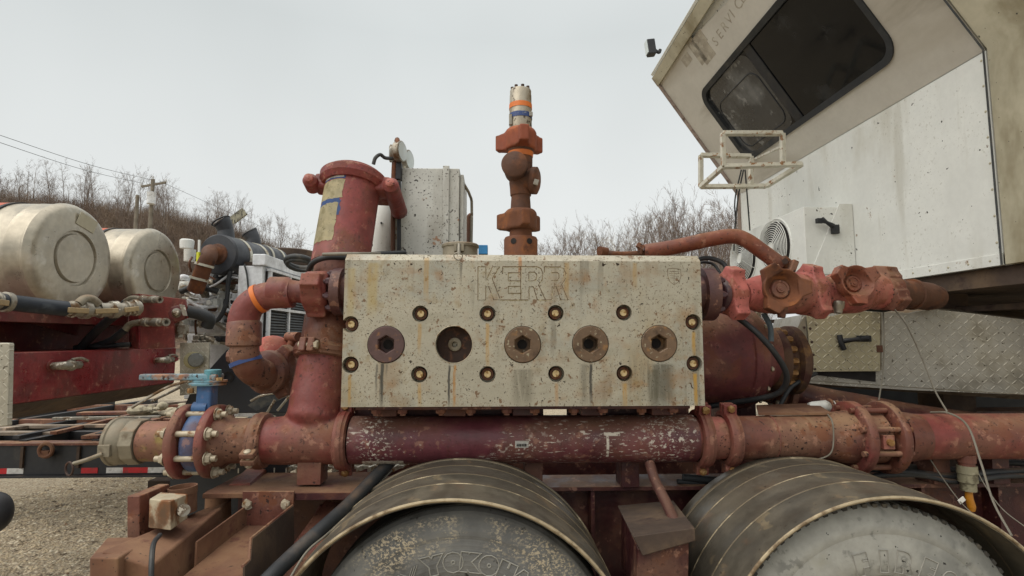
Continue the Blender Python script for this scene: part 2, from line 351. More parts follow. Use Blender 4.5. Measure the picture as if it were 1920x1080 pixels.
M['fender'] = mat('muddy_ribbed_fender_plastic', srgb('#5d584e', .8), .45, .25, [
    (srgb('#776e5e', .85), 3, .45, .65, dict(a=.6)), (srgb('#8f8064'), 40, .57, .63, dict(a=.5, st=(.25, .25, .25), gate=(6, .4, .6))), (srgb('#6e5240'), 5, .56, .68, dict(a=.4)), (srgb('#4d453a'), 5, .5, .72, dict(a=.8, st=(1, .3, 1))), (srgb('#3a3028'), 50, .66, .7)], bump=.0015, bs=30)
M['fedge'] = mat('worn_fender_edge', srgb('#b5a587', .85), .45, .3, [(srgb('#6d5a42'), 14, .5, .66)], bump=0)
def block_mat():
    SX = []
    def extra(t, col, ro, h):
        x, y, z = t.sep()[0], t.sep()[1], t.sep()[2]
        # (x of the run in photo px, top py, half width px, colour, strength, bottom py)
        for (px, py, w, c, a, b) in BLOCK_RUNS:
            p = P(px, py, 2.2) - BORG; w = S(w, 2.2)
            q = P(px, b, 2.2) - BORG
            wob = t.math('MULTIPLY', t.math('SUBTRACT', t.noise(9, (0, 0, 1), d=3), .5), .02)
            d = t.math('ABSOLUTE', t.math('SUBTRACT', t.math('ADD', x, wob), p.x))
            f = t.rng(d, w*.3, w, 1, 0)
            f = t.math('MULTIPLY', f, t.rng(z, p.z-.012, p.z, 1, 0)); f = t.math('MULTIPLY', f, t.rng(z, q.z-.03, q.z+.06))
            f = t.math('MULTIPLY', f, t.rng(t.noise(60, (1, 1, .10), d=4), .28, .52)); f = t.math('MULTIPLY', f, min(1, a*1.25))
            col = t.mix(f, col, c)
        # mill rings round the covers
        return col, ro, h
    return mat('weathered_pale_steel_block', srgb('#b0aa98', .94), .42, .30, [
        (srgb('#989a92', .9), 2.6, .48, .62, dict(a=.55)),
        (srgb('#a38d62', .9), 3.4, .52, .72, dict(a=.5, st=(1, 1, .55))),
        (srgb('#94704a'), 14, .50, .66, dict(a=.6, gate=(2.5, .42, .58))),
        (srgb('#6f695a'), 26, .50, .64, dict(a=.6, st=(1, 1, .08), gate=(2.2, .46, .60))),
        (srgb('#54432e'), 110, .585, .62, dict(gate=(6, .36, .54), h=-.5, r=.8, a=.85)), (srgb('#54432e'), 170, .62, .65, dict(a=.7)), (srgb('#8a7448'), 18, .54, .66, dict(a=.4, gate=(3, .42, .56))),
        (srgb('#33281d'), 56, .665, .68, dict(d=3, h=-.6, r=.8, dist=.8)), (srgb('#8c6a40'), 5, .54, .66, dict(a=.35)), (srgb('#8f8a78'), 12, .52, .64, dict(a=.4, st=(.3, 1, 1))),
        (srgb('#6b4a2a'), 30, .61, .65, dict(a=.8, h=-.4))], bump=.0012, bs=120, var=.07, extra=extra)
def diamond(name, base, u, v, sc_=36.0, metal=.45, rough=.42, layers=()):
    def extra(t, col, ro, h):
        def dot(w):
            n = t.N.new('ShaderNodeVectorMath'); n.operation = 'DOT_PRODUCT'; t.L.new(t.co, n.inputs[0]); n.inputs[1].default_value = tuple(w); return n.outputs['Value']
        a, b = t.math('MULTIPLY', dot(u), sc_), t.math('MULTIPLY', dot(v), sc_)
        fa, fb = t.math('FLOOR', a), t.math('FLOOR', b)
        par = t.math('MODULO', t.math('ABSOLUTE', t.math('ADD', fa, fb)), 2.0)
        x = t.math('SUBTRACT', t.math('SUBTRACT', a, fa), .5); y = t.math('SUBTRACT', t.math('SUBTRACT', b, fb), .5)
        p = t.math('MULTIPLY', t.math('ADD', x, y), .7071); q = t.math('MULTIPLY', t.math('SUBTRACT', x, y), .7071)
        ip = t.math('SUBTRACT', 1.0, par)
        l = t.math('ADD', t.math('MULTIPLY', p, par), t.math('MULTIPLY', q, ip)); w = t.math('ADD', t.math('MULTIPLY', q, par), t.math('MULTIPLY', p, ip))
        e = t.math('ADD', t.math('POWER', t.math('DIVIDE', t.math('ABSOLUTE', l), .52), 2.0), t.math('POWER', t.math('DIVIDE', t.math('ABSOLUTE', w), .11), 2.0))
        f = t.rng(e, .35, 1.1, 1, 0)
        col = t.mix(t.math('MULTIPLY', f, .32), col, srgb('#e0dccb', .9))
        return col, ro, t.math('ADD', t.math('MULTIPLY', h, .08), f)
    return mat(name, base, rough, metal, list(layers) or [(srgb('#857a5c'), 2.5, .48, .7, dict(a=.45)), (srgb('#5e5a50'), 5, .52, .7, dict(a=.5)), (srgb('#6c6a64'), 1.6, .50, .66, dict(a=.5)), (srgb('#40382a'), 45, .64, .67)], bump=.003, var=.1, extra=extra)
def tm(txt, size, ext=.001, outline=0.0, off=0.0):
    """text as a mesh in its own XY plane, left aligned at the origin"""
    cu = bpy.data.curves.new('t', 'FONT'); cu.body = txt; cu.size = size; cu.extrude = 0 if outline else ext; cu.offset = off
    if outline: cu.fill_mode = 'NONE'; cu.bevel_depth = outline; cu.bevel_resolution = 0
    cu.resolution_u = 3
    o = bpy.data.objects.new('t', cu); COL.objects.link(o)
    dg = bpy.context.evaluated_depsgraph_get(); dg.update()
    me = bpy.data.meshes.new_from_object(o.evaluated_get(dg)); bpy.data.objects.remove(o); bpy.data.curves.remove(cu)
    return me
def text_at(name, txt, org, xd, yd, size, m, parent, ext=.001, outline=0, sx=1.0, off=0.0, label=None):
    me = tm(txt, size, ext, outline, off); xd, yd = V(xd).normalized(), V(yd).normalized(); zd = xd.cross(yd)
    R = Matrix((xd*sx, yd, zd)).transposed().to_4x4(); me.transform(Matrix.Translation(V(org)) @ R)
    if me.materials: me.materials.clear()
    return put(name, me, m, parent, label=label)
def inst(name, me, parent, loc, ax=(0, 0, 1), sc_=1.0, spin=0.0, label=None):
    o = bpy.data.objects.new(name, me); COL.objects.link(o); o.parent = parent
    org = V(loc); o.location = org - ORG[parent.name]; ORG[o.name] = org
    q = V(ax).normalized().to_track_quat('Z', 'Y')
    o.rotation_mode = 'QUATERNION'; o.rotation_quaternion = q @ Matrix.Rotation(spin, 3, 'Z').to_quaternion(); o.scale = (sc_,)*3
    if label: o['label'] = label
    return o
def proto(name, g, m, ang=40):
    me = g.mesh(name); me.materials.append(m)
    me.polygons.foreach_set('use_smooth', [True]*len(me.polygons)); me.set_sharp_from_angle(angle=math.radians(ang)); return me
def dup(o, parent=None, loc=None, rotz=None, sc_=None):
    c = o.copy(); COL.objects.link(c)
    if parent is not None: c.parent = parent
    if loc is not None: c.location = loc
    if rotz is not None: c.rotation_euler = (0, 0, rotz)
    if sc_ is not None: c.scale = (sc_,)*3 if not isinstance(sc_, tuple) else sc_
    for ch in list(o.children): dup(ch, c)
    return c

# ================================================================== SETTING: ground, hill
t = NT('gravel')
big = t.noise(.7, d=6); sm = t.noise(45, d=5); vo = t.N.new('ShaderNodeTexVoronoi'); vo.inputs['Scale'].default_value = 38; t.L.new(t.co, vo.inputs['Vector'])
c1 = t.mix(t.rng(big, .35, .65), srgb('#b5a488', .9), srgb('#94856e', .9))
c2 = t.mix(t.rng(vo.outputs['Color'], .2, .8), c1, srgb('#c4b79e', .8)); c3 = t.mix(t.rng(sm, .5, .68), c2, srgb('#5c5245', .8))
c4 = t.mix(t.rng(t.noise(1.1, (1, .6, 1), d=5), .55, .68), c3, srgb('#6d6659', .55))
t._in(t.b.inputs['Base Color'], c4); t.b.inputs['Roughness'].default_value = .95
t.L.new(t.bump(vo.outputs['Distance'], .02, .8), t.b.inputs['Normal']); M['gravel'] = t.m
g = G(); g.face([(-400, -200, 0), (400, -200, 0), (400, 600, 0), (-400, 600, 0)])
struct('ground', g, M['gravel'], flat=True)
rs = random.Random(5)
def stones(name, n, area, smin, smax):
    vs, fs = [], []
    for i in range(n):
        x = rs.uniform(area[0], area[1]); y = area[2] + (area[3]-area[2])*rs.random()**1.3
        r = rs.uniform(smin, smax)*(1 if rs.random() < .93 else 1.7); b = len(vs); a0 = rs.random()*6
        sq = rs.uniform(.4, .8)
        for k in range(5):
            a = a0+k*2*PI/5; q = r*rs.uniform(.75, 1.15); vs.append((x+q*math.cos(a), y+q*math.sin(a)*.8, r*sq*rs.uniform(.05, .4)))
        vs.append((x+rs.uniform(-.3, .3)*r, y+rs.uniform(-.3, .3)*r, r*sq*1.1))
        for k in range(5): fs.append((b+k, b+(k+1) % 5, b+5))
    me = bpy.data.meshes.new(name); me.from_pydata(vs, [], fs); me.update(); return me
M['stone'] = mat('mixed_gravel_stone', srgb('#b8a88c', .95), .9, 0, [(srgb('#ddd2ba', .95), 14, .5, .62), (srgb('#6e6150', .8), 9, .5, .64), (srgb('#8f6b50', .8), 11, .6, .7)], bump=0, var=.25)
o = put('gravel', stones('gravel', 26000, (-4.8, -1.2, 2.2, 6.6), .006, .016), M['stone'], loc=(0, 0, 0), flat=True)
tag(o, 'loose tan and grey gravel covering the yard', 'gravel', kind='stuff')
def hA(x):                                     # height of the wooded ridge along x
    pts = [(-260, 26), (-75, 22.0), (-51, 19.6), (-39, 16.4), (-30, 11.6), (-23, 7.2), (-15, 2.6), (-6, .3), (0, .05), (60, .05)]
    for (a, u), (b, v) in zip(pts, pts[1:]):
        if a <= x <= b: return u+(v-u)*(x-a)/(b-a)
    return .05
def hill(x, y):
    s = min(1, max(0, (y-42)/48)); return hA(x*82/max(y, 60))*s*s*(3-2*s) + .8*mnoise.noise(V((x*.05, y*.05, 0)))*s
g = G(); n1, n2 = 70, 30; gr = []
for j in range(n2):
    row = []
    for i in range(n1):
        y = 42+j*6; x = -260+i*4.2; row.append(g.bm.verts.new((x, y, hill(x, y)-.02)))
    gr.append(row)
for j in range(n2-1):
    for i in range(n1-1): g.bm.faces.new((gr[j][i], gr[j][i+1], gr[j+1][i+1], gr[j+1][i]))
M['litter'] = mat('brown_leaf_litter', srgb('#6b5544', .8), .95, 0, [(srgb('#4c4236', .75), .5, .45, .65), (srgb('#8b7860', .75), 1.5, .5, .66)], bump=0, vs=.2)
struct('hill', g, M['litter'])

# ---- bare trees
def tree_mesh(seed, H, spread, levels, tr, dens=1.0, up=.55):
    r = random.Random(seed); vs, fs = [], []
    def seg(a, b, r0, r1, n):
        x, y, z = frame(b-a); k = len(vs)
        for p, q in ((a, r0), (b, r1)):
            for i in range(n): vs.append(p + (x*math.cos(2*PI*i/n)+y*math.sin(2*PI*i/n))*q)
        for i in range(n): fs.append((k+i, k+(i+1) % n, k+n+(i+1) % n, k+n+i))
    tips = []
    def grow(p, d, L, rad, lev):
        k = 8 if lev == 0 else 4; q = p
        for i in range(k):
            w = .13 if lev else .05
            d = (d + V((r.gauss(0, w), r.gauss(0, w), r.gauss(0, w*.6)+(.03 if lev else .02)))).normalized()
            e = q + d*(L/k); r0, r1 = rad*(1-.85*i/k), rad*(1-.85*(i+1)/k)
            seg(q, e, r0, max(r1, .006), 5 if lev == 0 else (4 if lev == 1 else 3))
            if lev < levels and (lev > 0 or i > 1):
                for c in range(r.choice((1, 1, 2)) if lev else r.choice((2, 2, 3))):
                    if r.random() > dens: continue
                    a = r.random()*2*PI; x, y, z = frame(d); tl = r.uniform(.35, .85)*spread
                    nd = (d*math.cos(tl) + (x*math.cos(a)+y*math.sin(a))*math.sin(tl)); nd.z += up*.22; nd.normalize()
                    grow(q+(e-q)*r.random(), nd, L*(r.uniform(.24, .44)*(1.25-.7*i/k) if lev == 0 else r.uniform(.36, .6)), max(.010, r1*r.uniform(.34, .55)), lev+1)
            q = e
    grow(V((0, 0, 0)), V((r.gauss(0, .04), r.gauss(0, .04), 1)).normalized(), H*.92, tr, 0)
    nt = 4*5*2
    return vs, fs
def make_tree(seed, H, spread, levels, tr, mt, mc, **k):
    vs, fs = tree_mesh(seed, H, spread, levels, tr, **k)
    # the trunk is the chain of five-sided segments
    return vs, fs
M['bark'] = mat('grey_brown_bark', srgb('#7c6f62', .85), .9, 0, [(srgb('#a39a8c', .85), 1.2, .55, .7)], bump=0, vs=.4)
M['twig'] = mat('grey_brown_twigs', srgb('#75655a', .85), .9, 0, [(srgb('#94897c', .85), .5, .5, .66)], bump=0, vs=.3)
M['sycbark'] = mat('pale_sycamore_bark', srgb('#b9b3a6', .9), .9, 0, [(srgb('#8a8070', .85), 1.5, .5, .62)], bump=0, vs=.4)
def tree_proto(seed, H, spread, levels, tr, mt, mc, **k):
    vs, fs = tree_mesh(seed, H, spread, levels, tr, **k)
    tf = [f for f in fs if False]
    return vs, fs
def split_tree(name, vs, fs, tr, mt, mc):
    # faces thicker than a quarter of the trunk go to the trunk mesh
    A, B = [], []
    for f in fs:
        a, b = vs[f[0]], vs[f[1]]
        (A if (a-b).length > tr*.42 else B).append(f)
    res = []
    for nm, ff, m in (('trunk', A, mt), ('crown', B, mc)):
        mp = {}; nv = []; nf = []
        for f in ff:
            q = []
            for i in f:
                if i not in mp: mp[i] = len(nv); nv.append(vs[i])
                q.append(mp[i])
            nf.append(q)
        me = bpy.data.meshes.new(name+'_'+nm); me.from_pydata(nv, [], nf); me.update(); me.materials.append(m); res.append(me)
    return res
def plant(name, meshes, loc, rz, s, label, group=None, cat='tree'):
    o = thing(name, label, cat, loc, group); o.rotation_euler = (0, 0, rz); o.scale = (s, s, s)
    for nm, me in zip(('trunk', 'crown'), meshes):
        c = bpy.data.objects.new(nm, me); COL.objects.link(c); c.parent = o
    return o
TP = []
for i, (sd_, sp, up_) in enumerate([(11, .95, .5), (23, .8, .7), (37, 1.1, .5), (41, .7, .9), (59, .9, .6)]):
    vs, fs = tree_mesh(sd_, 12, sp*1.1, 4, .13, dens=.72, up=up_)
    TP.append(split_tree('bare_tree', vs, fs, .13, M['bark'], M['twig']))
r = random.Random(77)
k = 0
for i in range(700):
    if k >= 178: break
    y = r.uniform(52, 98); px = r.uniform(-60, 640); x = (px-927)/F*y
    h = hill(x, y)
    if r.random() > .9: continue
    q_ = 0 if px < 215 else 1 if px < 380 else 2 if px < 520 else 3
    lab = 'bare brown tree on the hillside ' + ('above the nearer aluminium tank', 'behind the utility poles and the farther tank', 'above the charcoal mufflers', 'between the mufflers and the leaning red housing')[q_]
    plant('bare_tree', TP[r.randrange(5)], (x, y, h-.1), r.random()*6.28, r.uniform(.42, .74)*(.75 if px > 560 else 1), lab, 'bare trees '+lab.split(' tree ')[1]); k += 1
for i in range(112):
    y = r.uniform(60, 88); px = 1015+ (1430-1015)*((i+r.random()*.8)/112); x = (px-927)/F*y
    top = 455 - min(1, (px-1010)/250)*75 + r.uniform(-14, 22)
    H = (635-top)/F*y+1.6
    plant('bare_tree', TP[r.randrange(5)], (x, y, 0), r.random()*6.28, H/12.0*r.uniform(.72, 1), *(('bare slender tree in flat woodland beside the pale sycamore, over the thin rusty pipe', 'bare trees beside the sycamore') if px < 1215 else ('bare slender tree in flat woodland over the bent red pipe, left of the cab', 'bare trees left of the cab')))
# smaller filling trees, low
vs, fs = tree_mesh(303, 13.5, 1.25, 3, .2, dens=.95, up=.55)
SY = split_tree('sycamore_tree', vs, fs, .2, M['sycbark'], M['sycbark'])
plant('sycamore_tree', SY, V((P(1165, 640, 52).x, 52, 0)), .6, .93, 'tall pale branched sycamore with a wide crown at the left of the flat woodland')
vs, fs = tree_mesh(311, 12, .8, 3, .16, dens=.8, up=.6)
PL = split_tree('pale_tree', vs, fs, .16, M['sycbark'], M['twig'])
pt = P(590, 500, 46); plant('pale_tree', PL, (pt.x, 46, hill(pt.x, 46)), 2.0, .74, 'pale barked bare tree just left of the red filter housing, in front of the hillside')
T = thing('flood_light', 'small slatted flood light on a thin pole above the big charcoal muffler', 'lamp', (P(436, 420, 34).x, 34, 0))
put('pole', G().cyl((P(436, 420, 34).x, 34, 0), P(436, 412, 34), .07, n=8), M['pole'], T)
put('head', G().obox(P(447, 405, 34), (1, 0, .8), (0, 1, 0), 1.0, .15, .5), mat('lamp_slats', srgb('#8d8a78'), .6, 0, [(srgb('#45433a'), 3, .48, .54, dict(st=(6, 1, 1)))], bump=0), T)
# undergrowth as one mass
def brush(name, n, f, hmin, hmax, wid):
    vs, fs = [], []
    for i in range(n):
        x, y, z = f(); p = V((x, y, z)); h = r.uniform(hmin, hmax)
        d = V((r.gauss(0, .22), r.gauss(0, .22), 1)).normalized(); b = len(vs); w = V((wid*r.uniform(.5, 1), 0, 0))
        q = p+d*h; vs += [p-w, p+w, q]; fs.append((b, b+1, b+2))
        for j in range(4):
            a = p+d*h*r.uniform(.3, .9); e = a+V((r.gauss(0, .3), r.gauss(0, .25), r.uniform(.2, .7)))*h*.45; b = len(vs)
            vs += [a-w*.5, a+w*.5, e]; fs.append((b, b+1, b+2))
    me = bpy.data.meshes.new(name); me.from_pydata(vs, [], fs); me.update(); return me
M['brush'] = mat('brown_twiggy_undergrowth', srgb('#705c4c', .85), .95, 0, [(srgb('#8a7762', .85), .3, .5, .62), (srgb('#574b40', .85), .4, .5, .62)], bump=0, vs=.15)
def fh():
    y = r.uniform(50, 100); px = r.uniform(-80, 760); x = (px-927)/F*y; return x, y, hill(x, y)-.1
o = put('hillside_wood', brush('hillside_wood', 60000, fh, 1.2, 4.2, .030), M['brush'], loc=(0, 0, 0), flat=True); tag(o, 'dense brown leafless wood covering the hillside', 'woodland', kind='stuff')
def ff():
    y = r.uniform(62, 95); px = r.uniform(960, 1440); x = (px-927)/F*y; return x, y, 0
o = put('flat_wood', brush('flat_wood', 13000, ff, 2, 9.5, .024), M['brush'], loc=(0, 0, 0), flat=True); tag(o, 'brown leafless thicket on flat land behind the pump block', 'woodland', kind='stuff')

# ---- utility poles and wires
def pole(px, top, Y, label, arm):
    t0 = P(px, top, Y); gz = hill(t0.x, Y) if Y > 42 else 0
    T = thing('utility_pole', label, 'utility pole', (t0.x, Y, 0), 'wooden utility poles')
    put('pole', G().cyl((t0.x, Y, 0), t0, .17, .12, 12), M['pole'], T)
    if arm:
        a, b = P(px-22, top+14, Y), P(px+24, top+6, Y)
        put('crossarm', G().beam(a, b, .12, .14), M['pole'], T, bevel=.01)
        for q in (a, b, t0): put('insulator', G().lathe(q+V((0, 0, .05)), (0, 0, 1), [(0, .04), (.08, .07), (.1, .04), (.16, .06), (.2, .02)], 10), M['white2'], T)
        c = P(px+1, 385, Y)-V((0, .3, 0)); put('transformer', G().lathe(c, (0, 0, 1), [(0, .2), (.04, .27), (.75, .27), (.8, .3), (.84, .3), (.9, .1)], 18), M['white2'], T)
        put('bracket', G().bb(c.x-.05, c.x+.05, c.y, Y, c.z+.2, c.z+.3), M['zinc'], T)
    return T, t0
T1, p1 = pole(287, 336, 38, 'wooden utility pole with crossarm and grey transformer above the second tank', True)
T2, p2 = pole(258, 366, 40, 'shorter plain wooden utility pole without a crossarm, just left of the transformer pole', False)
for nm, a, b, lab in (('power_line', P(-40, 240, 22), P(287, 338, 38), 'upper of two power lines from the left edge of the sky to the pole'),
                      ('power_line', P(-40, 254, 22), P(268, 344, 38), 'lower of two power lines from the left edge of the sky to the pole'),
                      ('power_line', P(300, 340, 38), P(640, 478, 75), 'thin power line running right from the pole along the hillside trees')):
    m_ = (a+b)/2 - V((0, 0, (b-a).length*.012)); solo(nm, lab, 'power line', G().tube([a, m_, b], .012, 5, 8), M['cable'])
# ================================================================== THE PUMP: steel fluid end block
YB = 2.2; BORG = P(980, 762, YB); BORG.y = YB
BLOCK_RUNS = [(716, 678, 5, srgb('#4c4a42'), .9, 762), (706, 680, 3, srgb('#5c584e'), .6, 740), (724, 680, 3, srgb('#5c584e'), .5, 720),
    (852, 682, 3.4, srgb('#a8742a'), .95, 764), (842, 682, 3, srgb('#4f4c45'), .8, 764), (1107, 680, 4, srgb('#4a4740'), .85, 764),
    (1095, 680, 12, srgb('#6d695c'), .5, 764), (1240, 680, 30, srgb('#5d594c'), .65, 764), (1225, 690, 14, srgb('#54503f'), .5, 764),
    (980, 690, 26, srgb('#6f6a5a'), .55, 764), (787, 604, 5, srgb('#a88548'), .5, 660), (787, 716, 5, srgb('#b08a48'), .5, 764), (1303, 698, 5, srgb('#b08a40'), .8, 764),
    (1300, 620, 5, srgb('#b08a40'), .6, 670), (656, 700, 4, srgb('#a98748'), .6, 764), (1171, 716, 6, srgb('#b08a48'), .6, 764), (914, 604, 5, srgb('#b08a48'), .5, 690),
    (1043, 716, 5, srgb('#a9855a'), .5, 764), (800, 480, 7, srgb('#a5854e'), .5, 560), (975, 478, 5, srgb('#a5703e'), .6, 520), (864, 490, 4, srgb('#6b6659'), .7, 530),
    (1190, 490, 6, srgb('#a5854e'), .45, 540), (700, 490, 14, srgb('#a8935c'), .5, 590), (1062, 490, 7, srgb('#a5854e'), .5, 560), (660, 500, 10, srgb('#a8935c'), .4, 600)]
x0, x1 = P(639, 762, YB).x, P(1322, 762, YB).x
z0, z1 = P(980, 762, YB).z, P(980, 489, YB).z
ch = .030                                      # chamfer along the top edge
BD = .40                                       # depth of the block
T = FE = thing('pump_fluid_end', 'large pale rust-speckled steel pump block with five round covers in a row', 'pump', BORG)
g = G()
prof = [(YB, z0), (YB, z1), (YB+ch, z1+ch*.95), (YB+BD, z1+ch*.95), (YB+BD, z0)]
g.prism([(x0, y, z) for y, z in prof], (x1-x0, 0, 0))
cut = G()
BOLTS = [(657, 608), (788, 588), (914, 588), (1042, 587), (1170, 586), (1300, 604), (657, 684), (786, 702), (914, 702), (1043, 701), (1171, 700), (1302, 682)]
NUTS = [(724, 646), (851, 646), (980, 646), (1107, 645), (1236, 644)]
for px, py in BOLTS: c = P(px, py, YB); cut.cyl(c-V((0, .05, 0)), c+V((0, .045, 0)), S(15.2, YB), n=36)
for px, py in NUTS: c = P(px, py, YB); cut.cyl(c-V((0, .05, 0)), c+V((0, .07, 0)), S(34.8, YB), n=56)
bo = put('tmp_block', g, None, loc=(0, 0, 0), flat=True); cu_ = put('tmp_cut', cut, None, loc=(0, 0, 0), flat=True)
md = bo.modifiers.new('b', 'BOOLEAN'); md.object = cu_; md.operation = 'DIFFERENCE'; md.solver = 'EXACT'
dg = bpy.context.evaluated_depsgraph_get(); dg.update(); me = bpy.data.meshes.new_from_object(bo.evaluated_get(dg))
bpy.data.objects.remove(bo); bpy.data.objects.remove(cu_)
put('block', me, block_mat(), T, bevel=.0022, ang=30)
# engraved outline lettering and shield
def kp(x, y, d=0.0): return P(880+x/9.6, 480+y/9.6, YB-d)
KL = [[(155, 190), (295, 190), (295, 440), (420, 190), (545, 190), (410, 405), (555, 775), (440, 790), (345, 545), (297, 560), (295, 790), (155, 790), (155, 190)],
      [(600, 190), (925, 190)], [(700, 300), (920, 300), (920, 445), (700, 445), (700, 300)], [(700, 545), (925, 545)], [(700, 545), (700, 670), (925, 670)],
      [(560, 790), (1060, 790)], [(600, 190), (600, 300)], [(930, 190), (1220, 190), (1290, 225), (1325, 320), (1310, 420), (1245, 520), (1370, 790)],
      [(1070, 290), (1170, 290), (1208, 320), (1215, 370), (1195, 420), (1150, 445), (1070, 445), (1070, 290)], [(1225, 790), (1150, 550), (1075, 550), (1075, 780)], [(1225, 790), (1480, 790)],
      [(1350, 195), (1630, 195), (1700, 230), (1738, 320), (1725, 420), (1660, 520), (1775, 790), (1640, 790), (1565, 550), (1490, 550), (1490, 780)],
      [(1465, 295), (1580, 295), (1612, 320), (1615, 400), (1580, 440), (1480, 440)], [(1350, 195), (1350, 300)], [(925, 190), (925, 780)]]
sh = [(1252, 504), (1264, 503), (1276, 505), (1277, 517), (1273, 528), (1264, 534), (1256, 528), (1252, 517), (1252, 504)]
SL = [[(1255, 509), (1274, 509)], [(1255, 513), (1274, 513)], [(1256, 517), (1273, 518)], [(1256, 521), (1272, 522)], [(1264, 504), (1264, 533)]]
M['groove'] = mat('grimy_engraved_line', srgb('#6b583f', .9), .7, 0, [(srgb('#a59878'), 60, .54, .64), (srgb('#4a3a28'), 40, .58, .66)], bump=0)
M['ridge'] = mat('painted_edge_highlight', srgb('#d8d0b4'), .45, .2, [(srgb('#a8986c'), 50, .45, .6)], bump=0)  # pale offset line paints the lit lower edge of the engraving
for nm, mm_, dd, rr in (('engraved_letters', M['groove'], 0.0, .0017), ('letter_highlights', M['ridge'], 1.6, .0009)):
    g = G()
    for l in KL: g.tube([kp(a+dd*4, b+dd*7) for a, b in l], rr*1.05, 5, 1)
    put(nm, g, mm_, T)
g = G(); g.tube([P(a, b, YB) for a, b in sh], .0011, 5, 1)
for l in SL: g.tube([P(a, b, YB) for a, b in l], .0008, 5, 1)
put('engraved_shield', g, M['groove'], T)
# covers
M['cov1'] = mat('purple_brown_cover_steel', srgb('#553f3c'), .55, .1, [(srgb('#80593a'), 30, .56, .66), (srgb('#3c2a26'), 14, .55, .7)], bump=.0015, bs=50)
M['cov2'] = mat('rust_brown_cover_steel', srgb('#65503c'), .55, .1, [(srgb('#86633c'), 16, .54, .66), (srgb('#4a3828'), 12, .52, .68), (srgb('#9a9078'), 60, .60, .66)], bump=.0015, bs=50)
def hexsocket(c, R, h, hx, m1):
    """disc whose face carries a hexagonal socket"""
    n = 48; g = G(); x, y, z = V((1, 0, 0)), V((0, 0, 1)), V((0, -1, 0))
    def circ(r, t): return [g.bm.verts.new(c + z*t + (x*math.cos(2*PI*i/n)+y*math.sin(2*PI*i/n))*r) for i in range(n)]
    def hexr(r, t):
        out = []
        for i in range(n):
            a = 2*PI*i/n; s_ = (a-PI/6) % (PI/3)-PI/6; q = r*math.cos(PI/6)/math.cos(s_); out.append(g.bm.verts.new(c+z*t+(x*math.cos(a)+y*math.sin(a))*q))
        return out
    rr = [circ(R, -h), circ(R, -.003), circ(R-.003, 0), hexr(hx*1.12, 0), hexr(hx, -.004), hexr(hx*.96, -.05)]
    for A, B in zip(rr, rr[1:]):
        for i in range(n): g.bm.faces.new((A[i], A[(i+1) % n], B[(i+1) % n], B[i]))
    g.bm.faces.new(rr[-1]); return g
for i, (px, py) in enumerate(NUTS):
    c = P(px, py, YB)
    if i == 1:
        g = G().lathe(c+V((0, .055, 0)), (0, -1, 0), [(0, .074), (.002, .030), (.004, .029), (.005, .022), (-.002, .014), (-.004, .013), (-.02, .012)], 40, cap=False)
        cp = put('valve_cover', g, M['darkrust'], T, label='open bore whose cover is missing, showing a dark plug inside')
        put('bore_edge', G().ring(c+V((0, .001, 0)), (0, 1, 0), S(34.9, YB), .0022, 56, 8), M['bolt'], cp)
        put('plug', G().lathe(c+V((0, .050, 0)), (0, -1, 0), [(0, .028), (.004, .027), (.006, .022), (.004, .012), (-.01, .010)], 32, cap=False), M['alu'], cp)
    else:
        d = c - V((0, .004, 0))
        cp = put('valve_cover', hexsocket(d, S(33.8, YB), .05, S(16.5, YB), None), M['cov1'] if i == 0 else M['cov2'], T, ang=30)
        put('socket_floor', G().cyl(d+V((0, .046, 0)), d+V((0, .044, 0)), .02, n=20), M['dark'], cp)
bm_ = proto('bolt', G().lathe((0, 0, 0), (0, 0, 1), [(0, S(12.4, YB)), (.018, S(12.2, YB)), (.020, S(10.8, YB)), (.020, S(8, YB)), (.014, S(7, YB)), (.014, S(4.6, YB)), (.026, S(4.4, YB)), (.028, S(3.2, YB)), (.028, 0)], 24), M['darkrust'])
tip = proto('bolt_tip', G().lathe((0, 0, 0), (0, 0, 1), [(0, S(6.8, YB)), (.003, S(6.2, YB)), (.0035, S(3.5, YB)), (.001, S(1.2, YB)), (.001, 0)], 18), M['brasstip'] if 'brasstip' in M else M['bolt'])
hexm = proto('bolt_socket', G().lathe((0, 0, 0), (0, 0, 1), [(0, S(11.6, YB)), (.004, S(11.2, YB)), (.005, S(9.5, YB)), (.005, S(7.2, YB))], 12, cap=False), M['rust'])
for px, py in BOLTS:
    c = P(px, py, YB)+V((0, .044, 0)); b = inst('bolt', bm_, T, c, (0, -1, 0), spin=px)
    inst('bolt_tip', tip, b, c+V((0, -.0285, 0)), (0, 0, 1)).rotation_quaternion = (1, 0, 0, 0)
    q = b.children[0]; q.location = (0, 0, .0285)
    s_ = inst('bolt_socket', hexm, b, c, (0, 0, 1)); s_.rotation_quaternion = (1, 0, 0, 0); s_.location = (0, 0, .0195)
# base flange with a row of nuts under the block
zb = z0
put('base_flange', G().bb(x0+.05, x1-.05, YB+.03, YB+BD-.01, zb-.016, zb-.001), M['maroon'], T, bevel=.003)
nm_ = proto('base_nut', G().hexn((0, 0, 0), (0, 0, -1), .022, .018).cyl((0, 0, -.018), (0, 0, -.026), .012, n=12), M['redb'])
for px in (705, 755, 827, 882, 950, 1003, 1076, 1130, 1203, 1262): inst('base_nut', nm_, T, V((P(px, 770, 2.26).x, 2.262, zb-.016)), (0, 0, 1), spin=px)
for px in (730, 855, 980, 1104, 1232): put('saddle', G().bb(P(px-20, 770, 2.4).x, P(px+20, 770, 2.4).x, 2.32, 2.5, zb-.055, zb-.014), M['maroon'], T, bevel=.004)

